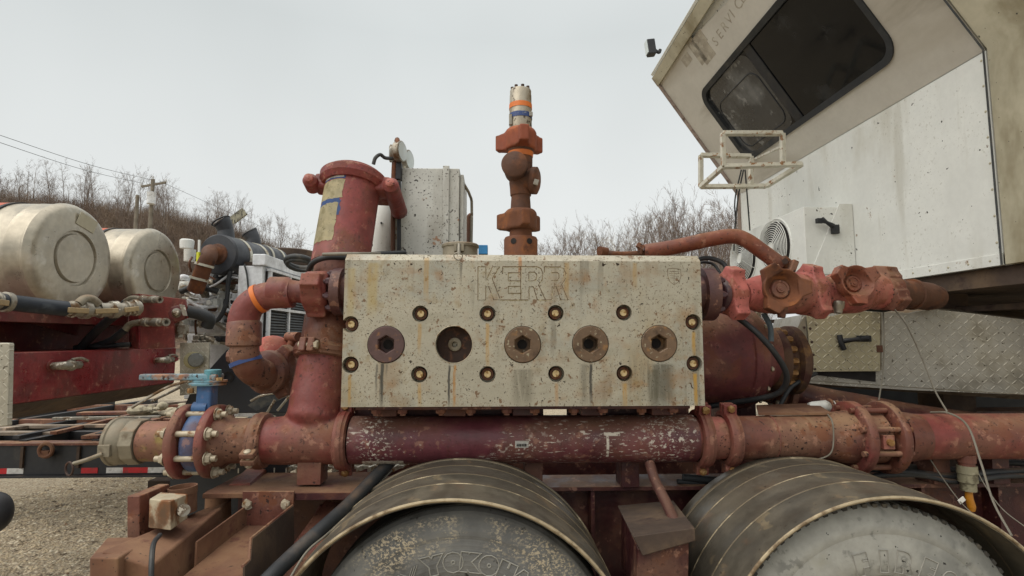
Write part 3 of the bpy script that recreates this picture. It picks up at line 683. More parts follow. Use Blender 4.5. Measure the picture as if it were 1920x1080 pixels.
put('gap_backing', G().bb(x0-.02, P(1018, 0, 2.5).x, 2.50, 2.52, zb-.10, zb-.004)  .bb(P(1062, 0, 2.5).x, x1+.04, 2.50, 2.52, zb-.10, zb-.004), M['maroon'], T)  # added dark backing that blocks the bright ground behind the gap
# ------------------------------------------------------------------ suction manifold and the low pipe line
YM = 2.42
def ml(px): return P(px, 823 - (px-960)*.0063, YM)      # axis of the low line
RM = S(42.5, YM)
Z_M = ml(960).z
def mp(px): q = ml(px); return V((q.x, YM, Z_M))
AX = V((1, 0, 0))
a, b = mp(661), mp(1299)
T = thing('suction_manifold', 'scratched maroon manifold pipe with silver scrapes running under the pale block', 'pipe', (a+b)/2)
L = (b-a).length
put('pipe', G().lathe(a, AX, [(0, RM*.86), (0, RM), (L, RM), (L, RM*.86)], 64), M['man'], T)
st_ = P(978, 831, YM); st_.y = YM-RM*.985
def cyl_patch(c, ax, r, a0, a1, t0, t1, n=10, ref=None, th=.0008, wob=0, seed=0):
    x, y, z = frame(ax, ref); c = V(c); g = G(); rr = random.Random(seed); rows = []; m = 6
    for j in range(m+1):
        row = []
        for i in range(n+1):
            aa = a0+(a1-a0)*i/n; tt = t0+(t1-t0)*j/m
            if wob and (j in (0, m)): tt += rr.uniform(-wob, wob)
            if wob and i in (0, n): aa += rr.uniform(-wob, wob)/r
            row.append(g.bm.verts.new(c+z*tt+(x*math.cos(aa)+y*math.sin(aa))*(r+th)))
        rows.append(row)
    for j in range(m):
        for i in range(n): g.bm.faces.new((rows[j][i], rows[j][i+1], rows[j+1][i+1], rows[j+1][i]))
    bmesh.ops.solidify(g.bm, geom=g.bm.faces[:], thickness=-.0006); return g
q = V((P(978, 831, 2.33).x, YM, Z_M))
tg = put('tag_sticker', cyl_patch(q-V((.028, 0, 0)), AX, RM, PI/2-.10-.0, PI/2+.18, 0, .056, ref=(0, 0, 1)), M['stickerw'], T)
# dark printed bars on the tag
x_, y_, z_ = frame(AX, (0, 0, 1))
fr = y_ if y_.y < 0 else -y_
g = G()
for i, w in enumerate((.004, .003, .005, .003, .004, .003, .005, .003)):
    g.bb(q.x-.021+i*.0054, q.x-.021+i*.0054+w*.9, YM-RM-.0030, YM-RM-.0012, Z_M-.012, Z_M-.002)
put('tag_print', g, M['ink'], tg)

def coupling(name, label, c, ax, R, w, lugs=(0.0, PI), m=None, ref=(0, 0, 1), bm='bolt', lug=1.0, group=None):
    """two half grooved pipe coupling: ribbed ring, ears with bolt and nut"""
    m = m or M['red']; x, y, z = frame(ax, ref); T = thing(name, label, 'pipe clamp', c, group)
    prof = [(-w/2, R*.98), (-w/2, R*1.10), (-w*.42, R*1.19), (-w*.22, R*1.20), (-w*.16, R*1.24), (w*.16, R*1.24), (w*.22, R*1.20), (w*.42, R*1.19), (w/2, R*1.10), (w/2, R*.98)]
    put('housing', G().lathe(c, ax, prof, 48, closed=True), m, T, ang=50)
    for a in lugs:
        d = x*math.cos(a)+y*math.sin(a); e = z.cross(d)
        for s in (1, -1):
            g = G(); cc = V(c)+d*R*1.30+e*s*R*.17
            g.obox(cc, e, d, R*.17*lug, R*.46, w*1.02)
            put('ear', g, m, T, bevel=.006, seg=3)
        p0 = V(c)+d*R*1.36
        put('bolt', G().cyl(p0-e*R*.34, p0+e*R*.34, R*.10, n=14).hexn(p0+e*R*.27, e, R*.17, R*.15).lathe(p0-e*R*.26, -e, [(0, R*.16), (R*.08, R*.15), (R*.13, R*.08)], 16), M[bm], T)
    return T
coupling('pipe_coupling', 'grooved red clamp at the left end of the scratched manifold pipe', mp(647), AX, RM*1.02, .055, (-.15, PI+.3), M['red'], bm='brass', lug=1.1)
coupling('pipe_coupling', 'grooved red clamp at the right end of the scratched manifold pipe', mp(1314), AX, RM*1.02, .055, (.25, PI+.1), M['red'], bm='brass', lug=1.1)
coupling('pipe_coupling', 'second grooved red clamp right of the manifold, beside the dusty red pipe', mp(1364), AX, RM*.98, .058, (.12, PI-.1), M['red'], bm='brass', lug=1.3)
T = thing('pipe_nipple', 'short faded red pipe piece between the two right hand clamps', 'pipe', mp(1339))
put('pipe', G().cyl(mp(1300), mp(1362), RM*.9, n=48), M['red2'], T)

def flange(c, ax, R, th, m, T, holes=0, name='flange', ri=None):
    prof = [(-th/2, ri or .01), (-th/2, R*.97), (-th/2+.004, R), (th/2-.004, R), (th/2, R*.97), (th/2, ri or .01)]
    return put(name, G().lathe(c, ax, prof, 56, closed=True), m, T, ang=50)
def studs(c, ax, Rb, n, length, T, m_stud, m_nut, r=.011, off=0.0, nut_r=.019, side=(1, 1), ref=(0, 0, 1)):
    x, y, z = frame(ax, ref)
    for i in range(n):
        a = off+2*PI*i/n; p = V(c)+(x*math.cos(a)+y*math.sin(a))*Rb
        s_ = put('bolt', G().cyl(p-z*length/2, p+z*length/2, r, n=12), m_stud, T)
        dz = length/2-.022
        put('nut', G().hexn(p-z*(dz-.016), -z, nut_r, .017).cyl(p-z*(dz-.017), p-z*(dz-.020), nut_r*1.25, n=16), m_nut, s_)
        put('nut', G().hexn(p+z*(dz-.016), z, nut_r, .017).cyl(p+z*(dz-.017), p+z*(dz-.020), nut_r*1.25, n=16), m_nut, s_)
# right run: grey red pipe, flange pair, long pipe
T = thing('suction_pipe', 'dusty red pipe running right from the clamps to the bolted flange pair', 'pipe', mp(1470))
a, b = mp(1362), mp(1602)
put('pipe', G().lathe(a, AX, [(0, RM*.93), ((b-a).length, RM*.93)], 56), M['redb'], T)
put('weld', G().ring(mp(1443), AX, RM*.93, .003, 56, 6), M['red'], T)
put('hub', G().lathe(mp(1545), AX, [(0, RM*.93), (.05, RM*1.08), (.12, RM*1.16)], 56, cap=False), M['redb'], T)
flange(mp(1597), AX, S(66, YM), .038, M['red'], T, ri=RM*.9)
T = thing('suction_pipe', 'long dusty red pipe leaving the picture on the right above the second wheel', 'pipe', mp(1800))
flange(mp(1657), AX, S(66, YM), .036, M['redb'], T, ri=RM*.9)
a, b = mp(1655), mp(2250)
put('pipe', G().lathe(a, AX, [(0, RM*.98), ((b-a).length, RM*.98)], 56), M['red'], T)
put('hub', G().lathe(mp(1720), -AX, [(0, RM*.98), (.05, RM*1.06), (.10, RM*1.12)], 56, cap=False), M['redb'], T)
T = thing('wafer_valve', 'rusty red wafer valve body squeezed between the right hand flange pair', 'valve', mp(1627))
put('body', G().lathe(mp(1606), AX, [(0, RM*.9), (0, RM*1.12), (.09, RM*1.12), (.09, RM*.9)], 48), M['redb'], T)
c = mp(1628); put('plate', G().box((c.x, YM-RM*1.14, Z_M+.0), (.05, .03, .06)), M['red2'], T, bevel=.003)
put('plate_bolt', G().cyl((c.x, YM-RM*1.14-.012, Z_M+.0), (c.x, YM-RM*1.14-.028, Z_M), .014, n=18), M['brass'], T)
studs(mp(1627), AX, S(55, YM), 8, .22, T, M['redb'], M['brass'], r=.012, off=PI/8, nut_r=.02)
# left run: tee foot, clamp, flanged spool, blue butterfly valve, spool, cam cap
T = thing('tee_pipe', 'broad dusty red tee pipe carrying the filter housing left of the block', 'pipe', mp(580))
TA = P(585, 823, YM); TB = P(664, 338, 2.74); TAX = (TB-TA).normalized(); TL = (TB-TA).length
def _proj_y(p):
    d = p-V((0, 0, CZ)); k = F/d.dot(_cf); return 540-d.dot(_cu)*k
def twt(py):                                   # length along the leaning axis at which it is seen at height py
    lo_, hi_ = -.2, TL*1.2
    for _ in range(40):
        m_ = (lo_+hi_)/2
        if _proj_y(TA+TAX*m_) > py: lo_ = m_
        else: hi_ = m_
    return lo_
put('run', G().lathe(mp(502), AX, [(0, RM*.86), (0, RM*.95), (.05, RM*.99), ((mp(645)-mp(502)).length, RM*.99)], 56), M['red'], T)
def tw(py): return TA+TAX*twt(py)
R0 = S(49, 2.5)
g = G().lathe(mp(502), AX, [(0, RM*.95), (.05, RM*1.0), ((mp(648)-mp(502)).length, RM*1.0)], 56)
g.lathe(TA+TAX*RM*.1, TAX, [(0, RM*.5), (RM*.5, RM*1.0), (RM*.8, RM*1.22), (RM*1.1, RM*1.17), (RM*1.7-.01, R0*1.0), (twt(745), R0*1.0), (twt(660)-RM*.1, R0*.94)], 64)
put('tee_body', g, M['red'], T, vox=(.008, 14))
put('support_leg', G().bb(P(572, 0, 2.4).x, P(615, 0, 2.4).x, 2.36, 2.46, P(590, 905, 2.4).z, Z_M-RM*.8), M['redb'], T, bevel=.003)
coupling('pipe_coupling', 'brown red clamp with slotted ear round the riser left of the block', tw(662), TAX, R0*.95, .06, (PI*.93, PI*1.93), M['redb'], ref=(0, -1, 0), bm='bolt', lug=1.6)
coupling('pipe_coupling', 'dusty brown clamp with slotted bolt ear between the tee pipe and the flanged spool', mp(490), AX, RM*.95, .058, (PI*.62, PI*1.62), M['redb'], bm='bolt', lug=1.5)
T = thing('pipe_spool', 'short brown red flanged spool just right of the blue valve', 'pipe', mp(440))
a, b = mp(412), mp(492)
put('pipe', G().lathe(a, AX, [(0, RM*1.12), (.03, RM*1.08), (.05, RM*.93), ((b-a).length, RM*.93)], 56), M['redb'], T)
flange(mp(405), AX, S(64, YM), .036, M['red'], T, ri=RM*.8)
T = thing('pipe_spool', 'short mossy red flanged spool with tapered neck left of the blue valve', 'pipe', mp(310))
a, b = mp(274), mp(345)
M['mossy'] = paint('mossy_red_paint', '#94604e', .85, dust=.8, rust=.5, more=[(srgb('#8a7c3e'), 8, .52, .66, dict(a=.7))])
put('pipe', G().lathe(a, AX, [(0, S(35, YM)), (.09, S(35, YM)), (.13, S(38, YM)), ((b-a).length, S(44, YM))], 56), M['mossy'], T)
flange(mp(352), AX, S(65, YM), .036, M['red'], T, ri=RM*.8)
T = thing('butterfly_valve', 'blue butterfly valve with pale blue lever handle clamped between two red flanges', 'valve', mp(378))
put('body', G().lathe(mp(366), AX, [(0, RM*.8), (0, RM*1.22), (.012, RM*1.28), (.05, RM*1.28), (.062, RM*1.22), (.062, RM*.8)], 48, closed=True), M['blue'], T)
c = mp(379)
for sgn in (1,): put('lug', G().cyl(c+V((-.03, -.02, RM*1.38)), c+V((.03, -.02, RM*1.38)), .028, n=20), M['blue'], T)
zt = P(390, 722, YM).z
put('neck', G().box((P(394, 0, YM).x, YM, (c.z+RM*1.2+zt)/2), (.066, .07, zt-c.z-RM*1.2+.02)), M['blue'], T, bevel=.012)
ct = V((P(394, 0, YM).x, YM, zt))
put('top_plate', G().lathe(ct, (0, 0, 1), [(0, .075), (.008, .078), (.014, .06)], 24, sx=.75, ref=(0, 1, 0)).lathe(ct+V((.01, 0, .014)), (0, 0, 1), [(0, .072), (.008, .072)], 24, sx=.7, ref=(0, 1, 0)), M['blue2'], T)
put('plate_bolt', G().hexn(ct+V((.065, -.03, .022)), (0, 0, 1), .014, .012), M['brass'], T); put('plate_bolt', G().hexn(ct+V((-.05, -.04, -.03)), (0, 0, 1), .013, .02), M['brass'], T)
zh = ct.z+.022
xr, xl = P(416, 0, YM).x, P(268, 0, YM).x
put('lever', G().prism([(xr, YM-.035, zh), (xr, YM+.04, zh), (xr-.09, YM+.035, zh), (xl, YM+.018, zh), (xl, YM-.014, zh), (xr-.10, YM-.03, zh)], (0, 0, .026)), M['blue2'], T, bevel=.006, seg=3)
put('lever_hub', G().cyl((ct.x+.02, YM, zh-.006), (ct.x+.02, YM, zh+.045), .034, n=24), M['teal'], T, bevel=.004)
put('trigger', G().tube([(xr-.12, YM-.02, zh-.002), (xr-.2, YM-.05, zh-.03), (xr-.33, YM-.06, zh-.11)], .006, 8), M['zinc'], T)
studs(mp(379), AX, S(54, YM), 8, .245, T, M['bolt'], M['bolt'], r=.0125, off=PI/8, nut_r=.022)
T = thing('dust_cap', 'grey metal cam lock dust cap closing the left end of the low pipe', 'cap', mp(245))
a = mp(272)
put('adapter', G().lathe(a, -AX, [(0, S(37, YM)), (0, S(40, YM)), (.05, S(41, YM)), (.052, S(38, YM)), (.06, S(38, YM))], 10, ref=(0, .3, 1)), M['alu'], T, bevel=.003)
put('cap', G().lathe(a-AX*.058, -AX, [(0, S(36, YM)), (.012, S(40, YM)), (.05, S(40, YM)), (.054, S(42, YM)), (.066, S(42, YM)), (.072, S(36, YM)), (.085, S(30, YM)), (.085, 0)], 44), M['alu'], T)
h = a-AX*.10+V((0, -S(40, YM), -.02))
arm = put('cam_lever', G().obox(h, AX, (0, 0, 1), .05, .05, .022).tube([h+V((0, -.012, -.01)), h+V((-.05, -.03, -.03)), h+V((-.10, -.032, -.045))], .009, 8), M['alu'], T, bevel=.003)
put('lever_ring', G().ring(h+V((-.115, -.03, -.065)), (.5, 1, 0), .026, .004, 24, 6), M['darkrust'], arm)

# ------------------------------------------------------------------ filter housing above the riser
T = thing('filter_column', 'dusty maroon middle column between the clamp and the hose loop left of the block', 'pipe', tw(650))
put('body', G().lathe(TA, TAX, [(twt(656), R0*.94), (twt(640), R0*.98), (twt(598), R0*.98), (twt(590), R0*.9), (twt(560), R0*.9), (twt(520), R0*.95), (twt(500), R0*.98), (twt(488), R0*1.0)], 56), M['redb'], T, ang=60)
RT = S(51.5, 2.66)
T = FH = thing('filter_housing', 'tall leaning red cylinder with peeling cream stickers and a clamped lid', 'filter', tw(480))
put('cylinder', G().lathe(TA, TAX, [(twt(500), RT*1.0), (twt(480), RT*1.005), (twt(479), RT), (twt(352), RT), (twt(345), RT*1.02)], 72), M['tower'], T, ang=50)
xx, yy, zz = frame(TAX, (0, -1, 0))             # xx faces the camera, yy to the side
side = 1 if yy.x > 0 else -1
def pat(nm, m, a0, a1, p0, p1, th, wob, seed, parent=T):
    return put(nm, cyl_patch(TA, TAX, RT, side*a0, side*a1, twt(p0), twt(p1), 14, ref=(0, -1, 0), th=th, wob=wob, seed=seed), m, parent)
s1 = pat('sticker', M['sticker'], -1.25, -.10, 472, 404, .0012, .003, 1); pat('sticker_remains', M['stickerb'], -1.15, -.04, 425, 400, .0006, .006, 7)
pat('sticker', M['sticker'], -1.30, -.02, 396, 362, .0012, .004, 2); pat('sticker_remains', M['stickerb'], -1.0, -.1, 402, 392, .0006, .004, 3)
pat('sticker', M['stickerw'], -.95, -.06, 358, 351, .0018, .0015, 4)
pat('sticker_remains', M['stickerb'], -1.02, .0, 360, 349, .0007, .002, 8)
tl = TA+TAX*twt(345)
lid = put('lid_clamp', G().lathe(tl, TAX, [(-.032, RT*.99), (-.032, RT*1.10), (-.006, RT*1.23), (.026, RT*1.25), (.032, RT*1.22), (.034, RT*1.12), (.046, RT*1.10), (.048, RT*.99)], 64, closed=True), M['tower'], T, ang=28)
put('lid', G().lathe(tl, TAX, [(.0, RT*.98), (.050, RT*1.04), (.056, RT*1.0), (.060, RT*.5), (.061, 0)], 48), M['tower'], T)
for a, w in ((PI*.5, 1), (-PI*.5, .9)):
    d = xx*math.cos(side*a+side*.0)+yy*math.sin(side*a); e = zz.cross(d)
    cc = tl+d*RT*(1.30 if w == 1 else 1.22)-TAX*.014
    ear = put('clamp_ear', G().obox(cc-d*.02, d, TAX, RT*.62, .082, RT*.8*w), M['tower'], T, bevel=.016, seg=4)
    b0 = cc+d*.03-TAX*.02; yv = (V((0, 1, 0))-TAX*TAX.y).normalized()
    put('ear_barrel', G().lathe(b0-yv*.085, yv, [(0, .026*w), (.012, .040*w), (.30 if w == 1 else .08, .044*w)], 28), M['tower'], T, ang=35)
    put('ear_bolt', G().lathe(b0-yv*.085, -yv, [(0, .024), (.014, .022), (.020, .012)], 18), M['red2'], ear)
put('hinge_lug', G().obox(tl+xx*(-RT*.9)+yy*side*RT*.9, yy, TAX, .12, .07, .08), M['tower'], T, bevel=.015)
put('vent_boss', G().lathe(tl+TAX*.06, TAX, [(0, .03), (.02, .03), (.028, .02)], 20), M['tower'], T)
# black hose loop round the housing foot
c0 = tw(485)
pts = [P(760, 474, 2.66), P(700, 477, 2.55), P(650, 482, 2.48)] + [P(x, y, Y) for x, y, Y in ((612, 483, 2.44), (588, 492, 2.48), (578, 510, 2.56), (584, 524, 2.7), (600, 528, 2.82))]
solo('hose', 'black hose looping round the foot of the leaning red cylinder', 'hose', G().tube(pts, .0125, 12, 8), M['blackrub'])
solo('hose', 'pale dusty hose lying on the black hose along the block top left corner', 'hose', G().tube([P(606, 477, 2.40), P(640, 476, 2.36), P(680, 476, 2.38), P(712, 476, 2.5)], .008, 10, 8), M['wire'])

# ------------------------------------------------------------------ hammer unions
def hammer_nut(name, c, ax, r, w, T, m, a0=0.0, ref=(0, 0, 1), lug=.55, lw=.62, open_=False, label=None):
    x, y, z = frame(ax, ref); c = V(c)
    g = G().lathe(c, ax, [(-w/2, r*.62), (-w/2, r*.90), (-w*.42, r*.97), (w*.30, r), (w*.42, r*.92), (w/2, r*.80), (w/2, r*.58)], 44, closed=True)
    for i in range(3):
        a = a0+2*PI*i/3; d = x*math.cos(a)+y*math.sin(a); e = z.cross(d); hw = r*lw/2; cz = -w*.04
        b = [c+z*(cz+k*w*.42)+d*r*.80+e*s*hw*1.5 for k, s in ((-1, -1), (1, -1), (1, 1), (-1, 1))]
        t = [c+z*(cz+k*w*.36)+d*r*(1+lug)+e*s*hw*.8 for k, s in ((-1, -1), (1, -1), (1, 1), (-1, 1))]
        mid = [c+z*(cz+k*w*.40)+d*r*(1.08)+e*s*hw*.95 for k, s in ((-1, -1), (1, -1), (1, 1), (-1, 1))]
        g.hexa(b, mid); g.hexa(mid, t)
    return put(name, g, m, T, label=label, vox=(.0045, 5))
# discharge riser on top of the block
YR = 2.38; zt0 = z1+ch*.95
def rp_(py): q = P(977, py, YR); return V((P(976.5, 470, YR).x+(q.z-1.9)*.0, YR, q.z))
T = thing('discharge_riser', 'rusty brown riser of hammer unions topped by a silver bolted sensor, standing on the block', 'valve', rp_(478))
UP = V((0, 0, 1)); B0 = rp_(479); B0.z = zt0
def hz(py): return rp_(py).z-B0.z
s_ = lambda n: S(n, YR)
put('base', G().lathe(B0, UP, [(0, s_(32)), (hz(450), s_(32)), (hz(446), s_(30)), (hz(446), s_(22)), (hz(432), s_(21)), (hz(428), s_(26))], 48), M['rust2'], T)
for dx in (-.46, .46):
    a = math.asin(dx); p = B0+V((s_(32)*dx, -s_(32)*math.cos(a), hz(457))); put('spanner_hole', G().lathe(p-V((0, .0005, 0)), (dx, -1, 0), [(0, s_(5.4)), (.001, s_(5.6)), (.001, s_(0))], 18), M['dark'], T)
c = B0+UP*hz(413); hammer_nut('hammer_nut', c, UP, s_(31), s_(40), T, M['rust2'], a0=PI*.02, ref=(.12, -1, 0), lug=.5)
put('stem', G().lathe(B0, UP, [(hz(400), s_(20)), (hz(369), s_(18)), (hz(367), s_(20)), (hz(352), s_(21)), (hz(345), s_(22)), (hz(300), s_(23)), (hz(290), s_(22)), (hz(272), s_(22))], 40), M['rust'], T)
cc = B0+V((0, 0, hz(328)))
pl = put('cross_plug', G().lathe(cc+V((-.02, 0, .012)), (-.12, -1, .05), [(0, s_(22)), (.085, s_(23)), (.092, s_(24.5)), (.105, s_(24.5)), (.112, s_(21)), (.114, 0)], 36), M['rust'], T)
put('cross_plug', G().lathe(cc+V((0, 0, -.025)), (1, -.35, -.12), [(0, s_(21)), (.05, s_(23)), (.055, s_(26)), (.075, s_(26)), (.082, s_(20)), (.084, 0)], 36), M['rust'], T)
put('clip', G().box(B0+V((s_(27), -s_(30), hz(350))), (.022, .01, .026), Matrix.Rotation(.3, 3, 'Y')), M['zinc'], T, bevel=.002)
put('collar', G().lathe(B0, UP, [(hz(298), s_(22.5)), (hz(290), s_(24)), (hz(282), s_(26)), (hz(274), s_(29))], 40), M['rust'], T)
put('orange_band', G().lathe(B0, UP, [(hz(296), s_(22.7)), (hz(296), s_(23.6)), (hz(287), s_(24.8)), (hz(287), s_(22.7))], 40), M['obund'], T)
M['nutor'] = mat('orange_red_rusted_nut', srgb('#8f4a30', .95), .75, 0, [(srgb('#6b4028'), 8, .5, .66), (srgb('#a8603c'), 6, .5, .7)], bump=.002)
hammer_nut('hammer_nut', B0+UP*hz(263), UP, s_(31), s_(42), T, M['nutor'], a0=PI/6+.1, ref=(1, 0, 0), lug=.62, lw=.7)
sen = put('sensor', G().lathe(B0, UP, [(hz(246), s_(21)), (hz(238), s_(22)), (hz(180), s_(21.2)), (hz(178), s_(20.6)), (hz(172), s_(20.8)), (hz(170), s_(19.8))], 40), mat('dirty_silver_sensor_steel', srgb('#a49c8c'), .45, .4, [(srgb('#4f4436'), 40, .58, .66), (srgb('#7b6a52'), 12, .5, .68)], bump=.001), T)
for k in range(8):
    a = 2*PI*k/8+.2; put('cap_screw', G().cyl(B0+V((s_(16.5)*math.cos(a), s_(16.5)*math.sin(a), hz(171))), B0+V((s_(16.5)*math.cos(a), s_(16.5)*math.sin(a), hz(165.5))), s_(3.3), n=10), M['darkrust'], sen)
put('orange_band', G().lathe(B0, UP, [(hz(206), s_(21.6)), (hz(206), s_(22.4)), (hz(197), s_(22.2)), (hz(197), s_(21.4))], 40), M['obund'], T)
cb = put('clamp_band', G().lathe(B0, UP, [(hz(225), s_(21.6)), (hz(225), s_(22.6)), (hz(216), s_(22.6)), (hz(216), s_(21.4))], 40), M['bbund'], T)
put('buckle', G().box(B0+V((-s_(20), -s_(13), hz(230))), (.014, .016, .05)).box(B0+V((s_(19), -s_(15), hz(220))), (.016, .014, .02)), M['zinc'], cb, bevel=.002)

# ------------------------------------------------------------------ left discharge elbow line
YE = 2.40
T = thing('discharge_flange', 'purple bolted flange on the left end of the block behind the red hammer nut', 'flange', P(632, 547, YE))
xf = x0
xq = P(647, 547, YE).x; xf = P(630, 547, YE).x
put('disc', G().lathe(V((x0-.002, YE, P(600, 547, YE).z)), -AX, [(0, S(30, YE)), (x0-xq, S(30, YE)), (x0-xq, S(44, YE)), (x0-xf, S(44, YE)), (x0-xf+.004, S(41, YE)), (x0-xf+.004, S(22, YE)), (x0-xf+.04, S(18, YE))], 44), M['purple'], T)
x_, y_, z_ = frame(AX)
hb = proto('flange_bolt', G().hexn((0, 0, 0), (0, 0, 1), .017, .02).cyl((0, 0, .02), (0, 0, .028), .010, n=10), M['purple'])
for k in range(8):
    a = 2*PI*k/8+.3; inst('bolt', hb, T, V((xf-.004, YE, P(600, 547, YE).z))+(x_*math.cos(a)+y_*math.sin(a))*S(34, YE), -AX)
T = thing('discharge_elbow', 'weathered red pipe elbow with orange band curving down from the block left side', 'pipe', P(460, 640, YE))
uc = P(597, 545, YE); hammer_nut('hammer_nut', uc, AX, S(37, YE), S(46, YE), T, M['red'], a0=PI*.55, ref=(0, -1, 0), lug=.32, lw=.8)
put('union_body', G().lathe(P(590, 547, YE), -AX, [(-.03, S(26, YE)), (.04, S(24, YE)), (.07, S(20, YE)), (.10, S(22, YE)), (.115, S(27, YE)), (.125, S(27.5, YE)), (.19, S(27.5, YE))], 40), M['red'], T)
el = [P(548, 551, YE), P(520, 553, YE), P(493, 557, YE), P(468, 574, YE), P(457, 600, YE), P(457, 622, YE)]
put('elbow', G().tube(el, [S(26, YE), S(25, YE), S(26, YE), S(27, YE), S(26, YE)], 28, 8), M['red'], T)
bd = (P(492, 557, YE)-P(481, 562, YE)).normalized()
put('band', G().lathe(P(486, 560, YE), bd, [(-.010, S(25, YE)), (-.010, S(27.4, YE)), (.010, S(27.4, YE)), (.010, S(25, YE))], 32, closed=True), M['obund'], T)
dn = V((0, 0, -1)); cz = P(459, 600, YE)
put('swivel_collar', G().lathe(cz, dn, [(0, S(25, YE)), (S(6, YE), S(30, YE)), (S(46, YE), S(30, YE)), (S(49, YE), S(26, YE))], 44), M['redb'], T)
put('seal', G().lathe(P(459, 649, YE), dn, [(0, S(24, YE)), (.008, S(24, YE))], 32), M['dark'], T)
lo = [P(459, 648, YE), P(459, 664, YE+.0), P(466, 684, YE+.03), P(482, 698, YE+.10), P(500, 703, YE+.17)]
put('lower_elbow', G().tube(lo, [S(24.5, YE), S(26, YE), S(28, YE), S(29, YE)], 28, 8), M['redb'], T)
put('band', G().lathe(P(461, 678, YE+.01), V((-.35, 0, 1)), [(-.009, S(24, YE)), (-.009, S(28.2, YE)), (.009, S(28.2, YE)), (.009, S(24, YE))], 32, closed=True), M['bbund'], T, label='blue clamp band')
d2 = (P(548, 690, YE+.40)-P(488, 700, YE+.14)).normalized(); c2 = P(505, 697, YE+.20)
put('lower_union', G().lathe(c2, d2, [(-.05, S(33, YE)), (-.035, S(42, YE)), (0, S(43, YE)), (.01, S(37, YE)), (.05, S(36, YE)), (.2, S(26, YE))], 44), M['redb'], T)
hammer_nut('hammer_nut', c2+d2*.05, d2, S(41, YE), S(36, YE), T, M['redb'], a0=.6, lug=.38, lw=.7)
T = thing('plug_valve', 'bright red valve behind the lower elbow, between the elbow and the riser', 'valve', P(515, 655, 2.85))
put('body', G().ball(P(510, 668, 2.8), S(40, 2.8), 28, (1, 1, .95)), M['orange'] if False else paint('bright_red_valve_paint', '#c0433a', .9, dust=.3, rust=.3), T)
put('neck', G().tube([P(520, 665, 2.8), P(560, 668, 2.85), P(600, 668, 2.9)], S(24, 2.8), 20), M['redb'], T)
hammer_nut('wing_nut', P(555, 668, 2.84), (1, .1, 0), S(29, 2.8), S(26, 2.8), T, M['redb'], a0=.2, lug=.4)
put('handle', G().tube([P(540, 632, 2.8), P(560, 632, 2.75)], S(9, 2.8), 14).tube([P(549, 640, 2.78), P(540, 660, 2.78)], S(8, 2.8), 12), M['orange'], T)
put('side_cap', G().lathe(P(470, 668, 2.75), (-1, -.1, 0), [(0, S(18, 2.7)), (S(16, 2.7), S(18, 2.7)), (S(30, 2.7), S(12, 2.7)), (S(40, 2.7), S(11, 2.7)), (S(40, 2.7), 0)], 8), M['redb'], T)
# ================================================================== RIGHT: high pressure discharge line
def rl(px, py): return P(px, py, 2.40+max(0, (px-1330))/425*.50)
T = thing('discharge_flange', 'purple bolted flange on the right end of the block behind the pink hammer nut', 'flange', P(1328, 552, 2.4))
yf = 2.40; zf = P(1320, 552, yf).z
xp, xq = P(1311, 552, yf).x-x1, P(1334, 552, yf).x-x1
put('disc', G().lathe(V((x1+.002, yf, zf)), AX, [(0, S(36, yf)), (xp, S(36, yf)), (xp, S(50, yf)), (xq, S(50, yf)), (xq+.004, S(46, yf)), (xq+.004, S(22, yf)), (xq+.03, S(20, yf))], 44), M['purple'], T)
for k in range(8):
    a = 2*PI*k/8+.1; inst('bolt', hb, T, V((x1+xq+.004, yf, zf))+(x_*math.cos(a)+y_*math.sin(a))*S(38, yf), AX)
T = DL = thing('discharge_line', 'pink and rust red high pressure line with wing nut caps running right from the block', 'pipe', rl(1480, 552))
A_ = [rl(1335, 552), rl(1388, 552), rl(1430, 550), rl(1500, 550), rl(1570, 552), rl(1640, 550), rl(1700, 553), rl(1752, 560)]
d0 = (A_[1]-A_[0]).normalized()
hammer_nut('hammer_nut', rl(1366, 552), d0, S(38, 2.43), S(42, 2.43), T, M['red2'], a0=PI*.04, ref=(0, -.35, 1), lug=.42, lw=.75)
put('seal_ring', G().lathe(rl(1344, 552), d0, [(-.01, S(26, 2.42)), (0, S(31, 2.42)), (.014, S(33, 2.42)), (.02, S(30, 2.42))], 40), M['purple'], T)
put('body', G().tube([A_[1], rl(1402, 551), rl(1425, 551), rl(1460, 551), rl(1500, 551), rl(1530, 551)], [S(27, 2.5), S(27, 2.5), S(36, 2.5), S(40, 2.52), S(38, 2.56), S(38, 2.6)], 36, 6), M['red2'], T)
def wing_cap(c, nrm, R, a0, T, m, face_m):
    """open hammer wing nut with a dished face and a round plug"""
    gq = G().lathe(c, nrm, [(-.05, R*.95), (-.01, R*1.08), (.022, R*1.14), (.026, R*1.10), (.012, R*.92), (-.012, R*.72), (-.022, R*.58), (-.05, R*.55)], 40, closed=True)
    x, y, z = frame(nrm, (0, 0, 1))
    for i in range(3):
        a = a0+2*PI*i/3; d = x*math.cos(a)+y*math.sin(a); e = z.cross(d)
        b = [V(c)+z*k+d*R*.85+e*s*R*.62 for k, s in ((-.03, -1), (.02, -1), (.02, 1), (-.03, 1))]
        t = [V(c)+z*k+d*R*1.52+e*s*R*.36 for k, s in ((-.025, -1), (.035, -1), (.035, 1), (-.025, 1))]
        gq.hexa(b, t)
    cup = put('wing_nut', gq, m, T, vox=(.0035, 4))
    p = put('plug', G().lathe(V(c)-z*.022, nrm, [(-.004, R*.60), (.004, R*.52), (.010, R*.50), (.010, R*.40), (.006, R*.37), (.006, R*.24), (.014, R*.20), (.014, R*.1), (.018, R*.08), (.018, 0)], 36), face_m, T)
    return p
wing_cap(P(1466, 541, 2.40), V((-.08, -1, .04)), S(33, 2.4), .55, T, M['rust2'], M['redb'])
put('cap_neck', G().cyl(P(1468, 542, 2.442), P(1474, 546, 2.52), S(31, 2.4), n=36), M['redb'], T)
